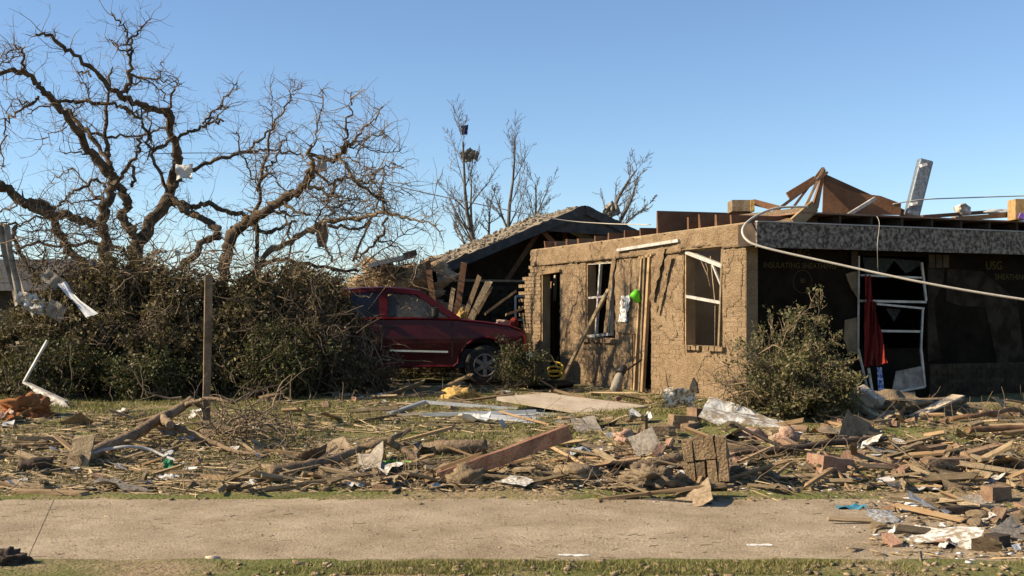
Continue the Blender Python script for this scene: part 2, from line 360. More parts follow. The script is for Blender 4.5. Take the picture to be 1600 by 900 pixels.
# bricks: the nearest and the loose-edged ones singly, the rest joined
allb = []; row = 0; z = 0.0
while z < 2.33:
    end = 7.62 if z > 2.1 else 8.0 + (.1 if row % 2 else 0) + random.uniform(-.12, .12)
    b = -(.1025 if row % 2 else 0.0)
    while b < end:
        for s0, s1 in cut(max(b, 0.0), min(b + .195, 8.3), z + .033):
            allb.append((s0, s1, z, row))
        b += .205
    z += .0755; row += 1
def near_edge(x):
    s0, s1, z, r = x
    if s1 > 7.15: return 0
    for o0, o1, z0, z1 in OPEN:
        if (abs(s0 - o1) < .02 or abs(s1 - o0) < .02) and z0 - .1 < z < z1: return 1
    return 2 + s0 * .3
allb.sort(key=near_edge); rest = MB(); cache = {}
for k, (s0, s1, z, r) in enumerate(allb):
    w = s1 - s0; out = random.uniform(.001, .007) + (random.uniform(0, .012) if s1 > 7.15 else 0)
    if k < 300:
        key = (round(w, 2), random.randrange(3))
        if key not in cache:
            q = MB(); q.box((0, 0, 0), (.10, w, .066), HM)
            q.v = [tuple(Vector(v) + Vector((random.uniform(-.004, .004), random.uniform(-.004, .004), random.uniform(-.003, .003)))) for v in q.v]
            cache[key] = q.mesh('brick', M['mudwall'])
        o = fresh('brick', cache[key], H(.05 - out, (s0 + s1) / 2, z + .033), wall)
        if s1 > 7.15: o.rotation_euler.z = random.uniform(-.03, .03)
    else: hbox(rest, -out, .06, s0, s1, z, z + .066)
rest.build('brickwork', M['mudwall'], wall, kind='stuff')
# pillar core behind the toothed bricks
mb = MB(); hbox(mb, .03, .20, 7.6, 7.93, -.1, 2.05); mb.build('pillar_core', M['mudcoat'], wall)
def crust(name, b0, b1, z0, z1, thick, dens, seed, step=.035, parent=wall, inside=None):
    """caked mud lying on the sunlit wall: a ragged, uneven sheet with its own thickness"""
    nb = int((b1 - b0) / step); nz_ = int((z1 - z0) / step); mbx = MB(); idx = {}
    def vert(i, j, back):
        k = (i, j, back)
        if k not in idx:
            b = b0 + i * step; z = z0 + j * step
            d = .013 if back else -thick * (.6 + .9 * abs(noise.noise(Vector((b * 3, z * 3, seed)))) + .5 * noise.noise(Vector((b * 14, z * 14, seed))))
            jb = 0.3 * step * noise.noise(Vector((b * 9, z * 9, seed + 3))); idx[k] = len(mbx.v); mbx.v.append(tuple(H(d, b + jb, z + jb)))
        return idx[k]
    keep = set()
    for i in range(nb):
        for j in range(nz_):
            b = b0 + (i + .5) * step; z = z0 + (j + .5) * step
            e = min(i, nb - 1 - i, j, nz_ - 1 - j) / 3.0
            if any(o[0] - .01 < b < o[1] + .01 and o[2] - .01 < z < o[3] + .01 for o in OPEN): continue
            if inside and not inside(b, z): continue
            if noise.noise(Vector((b * 2.2, z * 2.2, seed))) + .5 * noise.noise(Vector((b * 7, z * 7, seed))) + min(0, e - 1) * .5 > 1 - 2 * dens: keep.add((i, j))
    for i, j in keep:
        mbx.f.append([vert(i, j, 0), vert(i, j + 1, 0), vert(i + 1, j + 1, 0), vert(i + 1, j, 0)]); mbx.sm.append(True)
        for di, dj, p, q in ((-1, 0, (0, 0), (0, 1)), (1, 0, (1, 1), (1, 0)), (0, 1, (0, 1), (1, 1)), (0, -1, (1, 0), (0, 0))):
            if (i + di, j + dj) not in keep:
                mbx.f.append([vert(i + q[0], j + q[1], 0), vert(i + p[0], j + p[1], 0), vert(i + p[0], j + p[1], 1), vert(i + q[0], j + q[1], 1)]); mbx.sm.append(False)
    return mbx.build(name, M['mudcoat'], parent, kind='stuff')
crust('mud_crust', 0, 7.55, .0, 2.3, .009, .42, 1.3)
crust('mud_crust', 0.0, 4.0, .9, 2.3, .013, .5, 8.1)
mb = MB(); hbox(mb, -.035, .0, 0.0, 7.62, 2.34, 2.62); frz = mb.build('frieze_board', M['mudcoat'], house)
crust('mud_crust', -.0, 7.6, 2.31, 2.64, .05, .95, 4.4, step=.03, parent=frz)
# wall end return at the corner and the top plate
mb = MB(); hbox(mb, .0, .20, -.012, .0, -.1, 2.60); mb.build('corner_return', M['mudcoat'], house)
mb = MB(); hbox(mb, -.01, .22, 0, 7.6, 2.603, 2.66); mb.build('top_plate', M['oldwood'], house)
# timber linings of the openings
for o0, o1, z0, z1 in OPEN:
    lin = fresh('opening_lining', None, H(.1, o0, z0), house)
    for b0, b1, za, zb in ((o0 - .005, o0 + .035, z0, z1), (o1 - .035, o1 + .005, z0, z1), (o0 + .035, o1 - .035, z1 - .04, z1 + .004)):
        q = MB(); hbox(q, .02, .195, b0, b1, za, zb); q.build('jamb', M['wood'], lin)
# window sills of rowlock bricks
for o0, o1, zs in ((.50, 1.80, .83), (3.9, 5.25, .88)):
    sl_ = MB(); hbox(sl_, -.01, .10, o0, o1, zs - .085, zs - .07); so = sl_.build('window_sill', M['mudcoat'], house)
    b = o0
    while b < o1 - .05:
        if random.random() < .85:
            q = MB(); hbox(q, -.06 - random.uniform(0, .03), .12, b, b + .066, zs - .07, zs + random.uniform(-.012, .006)); q.build('brick', M['mudwall'], so)
        b += .075
def wbar(parent, a, b, w=.03, mt='whitemetal', nm='sash_bar', h=None):
    q = MB(); q.bar(a, b, w, h or w, up=EA); return q.build(nm, M[mt], parent)
# near window: torn white frame
wn = fresh('window', None, H(.06, 1.15, .83), house); wn['label'] = 'torn white window frame in the opening nearest the corner'
for p0, p1, w in (((1072, 393), (1064, 537), .035), ((1073, 394), (1130, 416), .06), ((1073, 463), (1127, 473), .045), ((1113, 412), (1127, 446), .03), ((1130, 386), (1124, 545), .045)):
    wbar(wn, LW(*p0, .04), LW(*p1, .04), w, 'oldwood' if p0[0] == 1130 else 'whitemetal')
for x0, y0, x1, y1 in ((1093, 402, 1110, 448), (1110, 400, 1117, 540), (1098, 400, 1106, 430)):
    q = MB(); a = LW(x0, y0, .07); b = LW(x1, y1, .10); m_ = (a + b) / 2 + Vector((.04, 0, -.05)); q.tube([a, m_, b], .008, 5); q.build('hanging_strip', M['oldwood'], wn)
# far window: two narrow sashes
wf = fresh('window', None, H(.06, 4.6, .88), house); wf['label'] = 'narrow twin sash window frame left of the lime green cup'
for p0, p1, w in (((917, 412), (915, 526), .045), ((939, 411), (931, 528), .05), ((958, 408), (956, 524), .05), ((916, 412), (960, 409), .05), ((916, 466), (958, 462), .04), ((915, 526), (956, 522), .05)):
    wbar(wf, LW(*p0, .05), LW(*p1, .05), w)
q = MB(); hbox(q, .10, .105, 4.02, 4.55, .92, 1.5); q.build('glass_pane', M['clearglass'], wf)
# torn panel beside the narrow doorway and hanging strips
pn = crust('torn_panel', 3.06, 3.98, .98, 2.30, .03, .97, 6.6, parent=house)
mb = MB(); hbox(mb, .0, .05, 3.10, 3.40, .98, 2.30); mb.build('backing_board', M['mudcoat'], house)
dj = fresh('door_frame', None, H(.05, 3.0, 0), house)
for p0, p1, w, mt_ in (((1004, 400), (992, 612), .045, 'wood'), ((1009, 398), (1000, 612), .05, 'oldwood'), ((1016, 396), (1004, 612), .07, 'wood'), ((1000, 403), (1020, 398), .05, 'wood')):
    q = MB(); q.bar(LW(*p0, -.01), LW(*p1, -.01), w, .06, up=EA); q.build('frame_board', M[mt_], dj)
def ragged(a_, pts, n, w0, w1, matn, nm, parent, amp=.03, seed=0):
    """a torn strip hanging down the wall, crumpled in depth"""
    q = MB(); rows = []
    for i in range(n + 1):
        t = i / n; p = pts[0].lerp(pts[1], t); w = w0 + (w1 - w0) * t; row_ = []
        for j in range(5):
            s_ = (j / 4 - .5) * w * (1 + .5 * noise.noise(Vector((t * 6, seed, j))))
            row_.append(len(q.v)); q.v.append(tuple(p + UB * s_ - EA * (amp * (1 + noise.noise(Vector((t * 5, j * .9, seed))) + .6 * noise.noise(Vector((t * 14, j * 2, seed)))))))
        rows.append(row_)
    for r0, r1 in zip(rows, rows[1:]):
        for j in range(4): q.f.append([r0[j], r1[j], r1[j + 1], r0[j + 1]]); q.sm.append(True)
    return q.build(nm, M[matn], parent)
ragged(0, (LW(1036, 388, -.02), LW(1022, 470, -.02)), 16, .30, .10, 'mudcoat', 'torn_facing', house, .05, 2)
ragged(0, (LW(1050, 400, -.02), LW(1030, 490, -.02)), 16, .12, .06, 'mudcoat', 'torn_facing', house, .05, 5)
ragged(0, (LW(979, 462, -.035), LW(974, 503, -.035)), 10, .34, .30, 'speckle', 'paper_facing', house, .02, 9)
ragged(0, (LW(962, 400, -.02), LW(948, 520, -.02)), 14, .10, .14, 'mudcoat', 'torn_facing', house, .04, 12)
q = MB(); q.bar(LW(966, 391, -.07), LW(1061, 376, -.07), .05, .07, up=EA, jag=.03); q.build('pale_batten', M['whitemetal'], house)
q = MB(); q.bar(LW(845, 428, -.02), LW(877, 423, -.02), .05, .09, up=EA); q.build('door_lintel', M['wood'], house)
for (x0, y0), (x1, y1), w, mt_ in (((862, 440), (850, 590), .06, 'brownwood'), ((856, 470), (858, 592), .5, 'brownwood'), ((848, 430), (846, 520), .03, 'whitemetal'), ((868, 430), (866, 470), .10, 'plaster')):
    q = MB(); q.bar(LW(x0, y0, .5), LW(x1, y1, .5), w, .03, up=EA); q.build('hanging_door_piece', M[mt_], house)
# inside: floor, partitions, ceiling, back walls
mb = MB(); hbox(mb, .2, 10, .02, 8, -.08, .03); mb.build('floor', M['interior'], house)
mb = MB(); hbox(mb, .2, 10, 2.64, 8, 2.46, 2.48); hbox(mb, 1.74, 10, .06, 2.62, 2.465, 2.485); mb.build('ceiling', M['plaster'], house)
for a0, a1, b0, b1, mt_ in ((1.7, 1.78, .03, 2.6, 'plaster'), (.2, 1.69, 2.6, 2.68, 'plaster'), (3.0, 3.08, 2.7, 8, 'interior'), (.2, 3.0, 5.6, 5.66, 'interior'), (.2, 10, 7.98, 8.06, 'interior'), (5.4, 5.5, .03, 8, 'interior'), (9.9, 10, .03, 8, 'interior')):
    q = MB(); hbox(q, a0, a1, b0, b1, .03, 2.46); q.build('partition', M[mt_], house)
# the shaded wall: black sheathing, the fascia above it, a gutted window
mb = MB(); A0, A1, Z0, Z1 = 2.03, 3.39, .79, 2.22
hbox(mb, .02, A0, .0, .05, -.1, 2.58); hbox(mb, A1, 10, .0, .05, -.1, 2.58); hbox(mb, A0, A1, .0, .05, -.1, Z0); hbox(mb, A0, A1, .0, .05, Z1, 2.58)
she = mb.build('sheathing', M['sheath'], house); she['label'] = 'black sheathing board with dull yellow stencilled lettering'
def lettering(txt, at, size, parent, nm='lettering'):
    cu = bpy.data.curves.new(nm, 'FONT'); cu.body = txt; cu.size = size; cu.align_x = 'CENTER'; cu.extrude = .0
    to = bpy.data.objects.new(nm, cu); COL.objects.link(to); bpy.context.view_layer.update()
    me = bpy.data.meshes.new_from_object(to); bpy.data.objects.remove(to); me.materials.append(M['stencil'])
    me.transform(Matrix((EA, ZU, -UB)).transposed().to_4x4())
    return fresh(nm, me, at - UB * .004, parent)
lettering('USG', RW(1252, 402), .17, she); lettering('INSULATING SHEATHING', RW(1250, 419), .115, she)
lettering('BI', RW(1254, 442), .10, she); lettering('USG', RW(1553, 421), .19, she); lettering('SHEATHING', RW(1580, 437), .13, she); lettering('g1', RW(1172, 478), .2, she)
q = MB(); cpt = RW(1254, 440, -.004); q.tube([cpt + EA * (.17 * math.cos(t)) + ZU * (.17 * math.sin(t)) for t in np.linspace(0, 6.283, 25)], .004, 4); q.build('stencil_ring', M['stencil'], she)
for a0, a1 in ((-.12, 4.62), (4.625, 10)):
    q = MB(); hbox(q, a0, a1, -.45, -.41, 2.27, 2.626); fo = q.build('fascia_board', M['fascia'], house)
    q = MB(); hbox(q, a0, a1, -.462, -.40, 2.629, 2.645); q.build('drip_edge', M['greyplastic'], fo)
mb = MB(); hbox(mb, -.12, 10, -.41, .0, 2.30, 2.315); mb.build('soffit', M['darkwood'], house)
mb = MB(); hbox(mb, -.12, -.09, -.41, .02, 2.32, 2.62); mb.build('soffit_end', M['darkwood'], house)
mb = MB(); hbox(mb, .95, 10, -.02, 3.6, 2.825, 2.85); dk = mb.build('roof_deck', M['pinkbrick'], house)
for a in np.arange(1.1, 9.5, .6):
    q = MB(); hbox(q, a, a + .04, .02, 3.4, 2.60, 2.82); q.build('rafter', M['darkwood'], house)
# brick wainscot on the right, seen dimly
mb = MB()
for r_ in range(7):
    a = 3.45 + (.1 if r_ % 2 else 0)
    while a < 9: hbox(mb, a, a + .195, -.06 + random.uniform(-.005, .005), -.001, r_ * .0755, r_ * .0755 + .066); a += .205
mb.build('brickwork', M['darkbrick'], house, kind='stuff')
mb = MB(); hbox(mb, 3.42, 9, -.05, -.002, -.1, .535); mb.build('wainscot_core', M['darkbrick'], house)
# torn boards and paper left on the sheathing round the window
def rpatch(name, pts, out, matn, th=.02):
    q = MB(); f = [RW(x, y, -out) for x, y in pts]; bk = [p + UB * th for p in f]; n = len(f)
    q.add(f + bk, [list(range(n))[::-1], list(range(n, 2 * n))] + [(i, (i + 1) % n, n + (i + 1) % n, n + i) for i in range(n)]); return q.build(name, M[matn], house)
rpatch('torn_board', [(1322, 428), (1331, 425), (1340, 424), (1341, 466), (1336, 458), (1331, 452), (1326, 440)], .03, 'oldwood')
rpatch('torn_board', [(1321, 500), (1340, 496), (1342, 555), (1334, 550), (1326, 556), (1323, 540), (1319, 530)], .03, 'oldwood')
rpatch('torn_board', [(1450, 412), (1476, 412), (1474, 440), (1460, 470), (1463, 510), (1470, 560), (1450, 565)], .03, 'tornsheath')
rpatch('torn_board', [(1480, 420), (1535, 424), (1590, 470), (1600, 560), (1560, 575), (1540, 480), (1500, 478), (1478, 470)], .012, 'tornsheath')
for x in (1331, 1452, 1463, 1474): rpatch('trim_block', [(x, 392 + (x - 1331) * .04), (x + 9, 393 + (x - 1331) * .04), (x + 9, 418), (x, 418)], .05, 'darkwood')
wr = fresh('window', None, H(2.7, 0, .8), house); wr['label'] = 'bent white window frame hanging out of the black wall'
for p0, p1, w, out in (((1342, 400), (1341, 545), .026, .05), ((1341, 545), (1355, 607), .03, .22), ((1440, 410), (1447, 470), .036, .06), ((1343, 470), (1447, 472), .036, .07), ((1345, 430), (1440, 434), .03, .06),
        ((1370, 475), (1444, 482), .03, .08), ((1372, 517), (1440, 518), .035, .06), ((1442, 480), (1439, 545), .03, .08), ((1439, 545), (1445, 604), .035, .35), ((1392, 614), (1445, 604), .035, .38), ((1357, 575), (1363, 612), .035, .30)):
    q = MB(); q.bar(RW(*p0, -out), RW(*p1, -out), w, w * .7, up=UB); q.build('frame_bar', M['whitemetal'], wr)
for pts in ([(1348, 402), (1352, 428), (1380, 432), (1400, 404)], [(1395, 404), (1440, 408), (1438, 415), (1415, 428)], [(1384, 482), (1408, 483), (1397, 503)]):
    q = MB(); q.add([RW(x, y, .02) for x, y in pts], [list(range(len(pts)))]); q.build('glass_shard', M['clearglass'], wr)
q = MB(); q.add([RW(1393, 612, -.36), RW(1444, 603, -.36), RW(1440, 572, -.25), RW(1400, 580, -.25)], [(0, 1, 2, 3)]); q.build('torn_screen', M['greycloth'], wr)
def cloth(name, rows, matn, label, cat, w_fold=.05, nw=10, parent=None):
    """hanging or lying cloth: rows of (left point, right point), folded across"""
    q = MB(); R_ = []
    for i, (a, b) in enumerate(rows):
        r_ = []
        for j in range(nw + 1):
            t = j / nw; p = Vector(a).lerp(Vector(b), t)
            off = w_fold * math.sin(t * 11 + i * .35) + w_fold * .6 * noise.noise(Vector((t * 4, i * .5, len(rows))))
            r_.append(len(q.v)); q.v.append(tuple(p + Vector((0, -off, off * .25))))
        R_.append(r_)
    for r0, r1 in zip(R_, R_[1:]):
        for j in range(nw): q.f.append([r0[j], r1[j], r1[j + 1], r0[j + 1]]); q.sm.append(True)
    return q.build(name, M[matn], parent, label=label, cat=cat)
def subdiv_rows(ks, n):
    out = []
    for (a0, b0), (a1, b1) in zip(ks, ks[1:]):
        for i in range(n): t = i / n; out.append((Vector(a0).lerp(Vector(a1), t), Vector(b0).lerp(Vector(b1), t)))
    out.append(ks[-1]); return out
cu = thing('curtain', RW(1358, 573, -.1), 'red curtain hanging out of the gutted window', 'curtain')
cloth('drape', subdiv_rows([(RW(1351, 430, -.09), RW(1362, 431, -.09)), (RW(1350, 480, -.12), RW(1364, 482, -.12)), (RW(1352, 530, -.15), RW(1367, 528, -.16)), (RW(1349, 574, -.2), RW(1365, 570, -.2))], 7), 'redcloth', None, None, .045, 12, parent=cu)
cloth('drape', subdiv_rows([(RW(1361, 470, -.12), RW(1367, 472, -.12)), (RW(1363, 510, -.2), RW(1372, 508, -.25)), (RW(1366, 540, -.3), RW(1381, 536, -.5)), (RW(1368, 573, -.35), RW(1388, 566, -.68))], 7), 'redcloth', None, None, .06, 10, parent=cu)
cloth('cloth_strip', subdiv_rows([(RW(1370, 574, -.5), RW(1378, 574, -.5)), (RW(1372, 610, -.6), RW(1382, 610, -.6)), (RW(1379, 636, -.7), RW(1384, 636, -.7))], 6), 'bluecloth', 'blue and white cloth strip dangling below the red curtain', 'cloth', .012, 5)

# joists standing up along the top of the sunlit wall
for b, a0, a1, zt, tilt in ((.42, .02, 1.6, 2.80, 0), (.82, .02, 1.6, 2.84, 0), (1.28, .02, 1.5, 2.88, 0), (1.62, .02, 1.4, 2.86, 0), (2.55, .0, 1.75, 3.04, 0), (3.15, .02, 1.2, 2.80, .0), (3.7, .02, 1.2, 2.80, 0), (4.3, .02, 1.1, 2.79, 0), (4.85, .02, .9, 2.77, .0), (5.5, .0, .5, 2.76, .25), (6.0, .0, .4, 2.78, .35), (6.5, .0, .4, 2.76, .5), (7.0, .0, .5, 2.80, .1)):
    q = MB(); q.bar(H(a0, b, (2.663 + zt) / 2), H(a1, b + tilt, (2.663 + zt) / 2 + .02), .04, zt - 2.663, jag=.01); q.build('joist', M['brownwood'], house)
q = MB(); pts = [P(1132, 338, 18.4), P(1272, 322, 18.0), P(1246, 347, 17.2), P(1168, 351, 17.1)]; q.add(pts + [p - ZU * .10 for p in pts], [(0, 3, 2, 1), (4, 5, 6, 7), (0, 1, 5, 4), (1, 2, 6, 5), (2, 3, 7, 6), (3, 0, 4, 7)]); q.build('roof_sheet', M['mudcoat'], house)
q = MB(); q.bar(P(1240, 350, 17.15), P(1272, 322, 17.3), .06, .18); q.build('joist', M['wood'], house)

# things lying on the wrecked roof
tr = thing('broken_truss', P(1290, 330, 18.6), 'collapsed brown roof truss and plywood heaped on the wrecked roof', 'roof truss')
AP = P(1286, 262, 18.7)
for x, y, w, Y in ((1216, 327, .05, 18.3), (1238, 326, .08, 18.3), (1258, 324, .05, 18.2), (1276, 326, .05, 18.5), (1268, 330, .09, 19.2)):
    q = MB(); q.bar(AP + Vector((random.uniform(-.02, .05), random.uniform(-.1, .2), random.uniform(-.12, .03))), P(x, y, Y), .04, w + .03, up=(0, -1, .2)); q.build('rafter', M['wood' if x in (1258, 1276) else 'brownwood'], tr)
q = MB(); q.bar(P(1231, 306, 19.2), P(1274, 280, 19.2), .06, .12); q.build('rafter', M['brownwood'], tr)
q = MB(); q.bar(P(1287, 277, 18.9), P(1418, 336, 19.2), .05, .11, up=(0, 0, 1)); q.build('rafter', M['brownwood'], tr)
pp = [(1287, 280), (1336, 301), (1376, 306), (1408, 318), (1407, 336), (1285, 334)]
q = MB(); f_ = [P(x, y, 18.8) for x, y in pp]; n = len(f_); q.add(f_ + [p + Vector((0, .03, 0)) for p in f_], [list(range(n))[::-1], list(range(n, 2 * n))] + [(i, (i + 1) % n, n + (i + 1) % n, n + i) for i in range(n)]); q.build('plywood_panel', M['brownwood'], tr)
q = MB(); q.bar(P(1325, 336, 18.0), P(1367, 310, 18.2), .05, .05); q.build('white_batten', M['whitemetal'], tr)
dt = thing('metal_duct', P(1425, 336, 18.9), 'blue grey metal duct standing up at a slant from the roof', 'duct')
q = MB(); q.bar(P(1424, 338, 18.9), P(1446, 250, 18.9), .23, .17, up=(0, 1, 0)); 
bev = q.mesh('duct_body', M['duct'], WL[dt]); bo = fresh('duct_body', bev, WL[dt], dt); mdf = bo.modifiers.new('bevel', 'BEVEL'); mdf.width = .03; mdf.segments = 3
for y in (258, 318):
    q = MB(); p = P(1445 - (y - 250) * .25, y, 18.72); q.box(p, (.09, .10, .045), Matrix.Rotation(R(-14), 3, 'Y')); q.build('paper_label', M['paper'], dt)
blk = thing('insulated_block', P(1157, 333, 18.5), 'mud coated block of insulation with a yellow end on the roof edge', 'insulation')
q = MB(); q.box(P(1155, 323, 18.5), (.30, .4, .18)); q.build('block', M['mudsheet'], blk); q = MB(); q.box(P(1172, 323, 18.48), (.06, .4, .19)); q.build('yellow_end', M['insul'], blk)
q = MB(); q.bar(P(1178, 316, 18.6), P(1216, 326, 18.4), .06, .10); q.build('loose_beam', M['brownwood'], label='short brown beam beside the insulated block on the roof', cat='beam')
q = MB(); q.bar(P(1440, 339, 18.8), P(1560, 330, 19.6), .08, .06); q.build('loose_board', M['brownwood'], label='long brown board lying flat on the roof right of the duct', cat='board')
q = MB(); q.bar(P(1490, 342, 18.6), P(1582, 336, 19.0), .10, .07); q.build('loose_board', M['wood'], label='tan board lying on the roof beside the chipboard block', cat='board')
q = MB(); q.box(P(1593, 328, 18.7), (.26, .3, .33)); bo = q.build('chipboard_block', M['osb'], label='tan chipboard block at the right end of the roof', cat='block')
q = MB(); q.box(P(1597, 338, 18.5), (.10, .04, .09), Matrix.Rotation(.4, 3, 'Y')); q.build('purple_scrap', M['purple'], label='small purple scrap against the chipboard block', cat='scrap')
def lump(name, c, r, matn, label, cat, seed=0, rough=.35, sub=3, parent=None, group=None):
    b = bmesh.new(); bmesh.ops.create_icosphere(b, subdivisions=sub, radius=1.0)
    vs = []
    for v in b.verts:
        d = v.co.normalized(); k = 1 + rough * noise.noise(d * 1.7 + Vector((seed, 0, 0))) + rough * .7 * noise.noise(d * 4.3 + Vector((0, seed, 0))) + rough * .4 * noise.noise(d * 9 + Vector((0, 0, seed)))
        vs.append(Vector(c) + Vector((d.x * r[0] * k, d.y * r[1] * k, d.z * r[2] * k)))
    fs = [[v.index for v in f.verts] for f in b.faces]; b.free()
    q = MB(); q.add(vs, fs, True); return q.build(name, M[matn], parent, label=label, cat=cat, group=group)
lump('white_bundle', P(1504, 328, 19.2), (.14, .12, .10), 'whitecloth', 'crumpled white bundle lying on the roof', 'bundle', 3)
lump('grey_bundle', P(1560, 331, 19.4), (.24, .12, .05), 'bluepanel', 'flat pale grey sheet bundle on the roof near the chipboard', 'bundle', 5)

# cables
def cable(name, pts, r, matn, label, n=40):
    pts = [Vector(p) for p in pts]; out = []
    for i in range(len(pts) - 1):
        p0 = pts[max(i - 1, 0)]; p1 = pts[i]; p2 = pts[i + 1]; p3 = pts[min(i + 2, len(pts) - 1)]
        for k in range(8):
            t = k / 8; out.append(.5 * ((2 * p1) + (p2 - p0) * t + (2 * p0 - 5 * p1 + 4 * p2 - p3) * t * t + (3 * p1 - p0 - 3 * p2 + p3) * t ** 3))
    out.append(pts[-1]); q = MB(); q.tube(out, r, 8); return q.build(name, M[matn], label=label, cat='cable')
cable('service_cable', [P(1262, 323, 17.2), P(1215, 325, 17.0), P(1180, 338, 16.6), P(1161, 356, 16.2), P(1166, 374, 16.0), P(1195, 387, 15.9), P(1300, 411, 15.7), P(1450, 443, 15.4), P(1600, 468, 15.2), P(1760, 488, 15.0)], .017, 'cable', 'thick pale service cable looping off the roof and sagging past the black wall')
cable('overhead_wire', [P(1395, 319, 18.8), P(1440, 312, 18.8), P(1510, 309, 19), P(1600, 306, 19.2), P(1800, 300, 19.5)], .010, 'greyplastic', 'thin dark wire running right past the slanted duct')
cable('overhead_wire', [P(590, 284, 20), P(700, 309, 20.5), P(860, 341, 21.2), P(940, 349, 21), P(1016, 351, 20)], .009, 'cable', 'pale wire sagging from the bare limbs across the dark gable to the house')
cable('overhead_wire', [P(240, 240, 21), P(330, 239, 21), P(470, 241, 20.5)], .007, 'blackplastic', 'thin dark wire stretched between the limbs of the big dead tree')
cable('overhead_wire', [P(1370, 338, 17.3), P(1374, 350, 17.0), P(1371, 382, 16.6), P(1372, 425, 16.9)], .0035, 'cable', 'short loose wire dangling over the mud spattered fascia')

# ------------------------------------------------------------------ the neighbour's house with the open gable
D2 = Vector((-.33, .944, 0)).normalized(); G2 = Vector((D2.y, -D2.x, 0)); PK = Vector((1.575, 27.0, 3.82)); SLP = .42
nh = thing('gabled_house', (1.575, 27, 0), 'dark house with open gable and a mud covered shingle roof behind the truck', 'house')
def N2(t, d, z): return PK + G2 * t + D2 * d + ZU * (z - 3.82)
for sg, nm in ((-1, 'roof_slope'), (1, 'roof_slope')):
    q = MB(); nI, nJ = 40, 60; ix = []
    for j in range(nJ + 1):
        for i in range(nI + 1):
            t = 4.15 * i / nI; d = -.35 + 3.4 * j / nJ
            course = .02 * ((t / .14) % 1.0); rub = .05 * max(0, noise.noise(Vector((t * 2.2, d * 2.2, 3)))) + .03 * noise.noise(Vector((t * 8, d * 8, 1)))
            q.v.append(tuple(N2(sg * t, d, 3.82 - SLP * t + .03 + course + rub)))
    for j in range(nJ):
        for i in range(nI):
            k = j * (nI + 1) + i; f = [k, k + 1, k + nI + 2, k + nI + 1]; q.f.append(f if sg > 0 else f[::-1]); q.sm.append(False)
    rs = q.build(nm, M['shingle'], nh)
    q = MB(); q.bar(N2(0, -.36, 3.82 - .07), N2(sg * 4.15, -.36, 3.82 - SLP * 4.15 - .07), .05, .20); q.build('rake_board', M['darkgable'], nh)
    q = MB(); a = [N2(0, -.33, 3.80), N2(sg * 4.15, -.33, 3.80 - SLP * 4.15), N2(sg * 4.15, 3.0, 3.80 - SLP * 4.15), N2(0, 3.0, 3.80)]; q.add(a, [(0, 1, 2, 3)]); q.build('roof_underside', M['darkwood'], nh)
    for i in range(110):
        pass
q = MB(); q.add([N2(-1.35, -.30, 3.82 - SLP * 1.35), N2(0, -.30, 3.80), N2(1.6, -.30, 3.82 - SLP * 1.6), N2(-1.35, -.27, 3.82 - SLP * 1.35), N2(0, -.27, 3.80), N2(1.6, -.27, 3.82 - SLP * 1.6)], [(0, 2, 1), (3, 4, 5), (0, 1, 4, 3), (1, 2, 5, 4), (2, 0, 3, 5)]); q.build('gable_siding', M['darkgable'], nh)
mb = MB()
for i in range(420):
    t = random.uniform(.1, 4.1); d = random.uniform(-.3, 3.0); s_ = random.uniform(.02, .09) * (1.5 if t > 2.6 else 1)
    mb.box(N2(-t, d, 3.82 - SLP * t + .06), (s_ * 1.6, s_ * 1.3, s_ * .5), Matrix.Rotation(random.uniform(0, 3), 3, 'Z') @ Matrix.Rotation(random.uniform(-.6, .6), 3, 'X'))
mb.build('roof_rubble', M['shingle'], nh, kind='stuff')
q = MB()
for r_ in range(26):
    t = -3.7 + (.1 if r_ % 2 else 0)
    while t < 3.6: q.box(N2(t + .1, .32, r_ * .0755 + .033), (.195, .1, .066), Matrix((G2, D2, ZU)).transposed()); t += .205
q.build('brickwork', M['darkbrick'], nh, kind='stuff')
G2M = Matrix((G2, D2, ZU)).transposed()
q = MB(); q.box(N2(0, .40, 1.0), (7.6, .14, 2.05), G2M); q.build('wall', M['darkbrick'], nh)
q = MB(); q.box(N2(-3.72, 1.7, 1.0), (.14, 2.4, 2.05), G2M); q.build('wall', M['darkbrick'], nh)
q = MB(); q.box(N2(0, 3.5, 2.0), (7.6, .1, 4.0), G2M); q.v = [tuple(v) for v in q.v]; 
q = MB(); q.bar(N2(-3.2, .2, 2.10), N2(3.2, .2, 2.10), .08, .05); q.build('tie_beam', M['oldwood'], nh)
for t0, t1, dd in ((-1.0, .3, .1), (-.6, -1.6, .6), (.4, 1.4, .5), (0, 0.02, .9)):
    q = MB(); q.bar(N2(t0, dd, 3.80 - SLP * abs(t0)), N2(t1, dd, 2.12), .05, .11); q.build('rafter', M['brownwood'], nh)
q = MB(); q.add([N2(-3.7, 2.2, 2.0), N2(3.7, 2.2, 2.0), N2(.0, 2.2, 3.7)], [(0, 1, 2)]); q.build('attic_partition', M['darkwood'], nh)
wn2 = fresh('window', None, N2(-.9, .24, .9), nh)
for a, b in ((( -1.5, .7), (-1.5, 1.75)), ((-.55, .7), (-.55, 1.75)), ((-1.5, .7), (-.55, .7)), ((-1.5, 1.75), (-.55, 1.75)), ((-1.5, 1.2), (-.55, 1.2))):
    q = MB(); q.bar(N2(a[0], .245, a[1]), N2(b[0], .245, b[1]), .05, .05); q.build('frame', M['alu'], wn2)
q = MB(); q.add([N2(-1.5, .26, .7), N2(-.55, .26, .7), N2(-.55, .26, 1.75), N2(-1.5, .26, 1.75)], [(0, 1, 2, 3)]); q.build('pane', M['glass'], wn2)
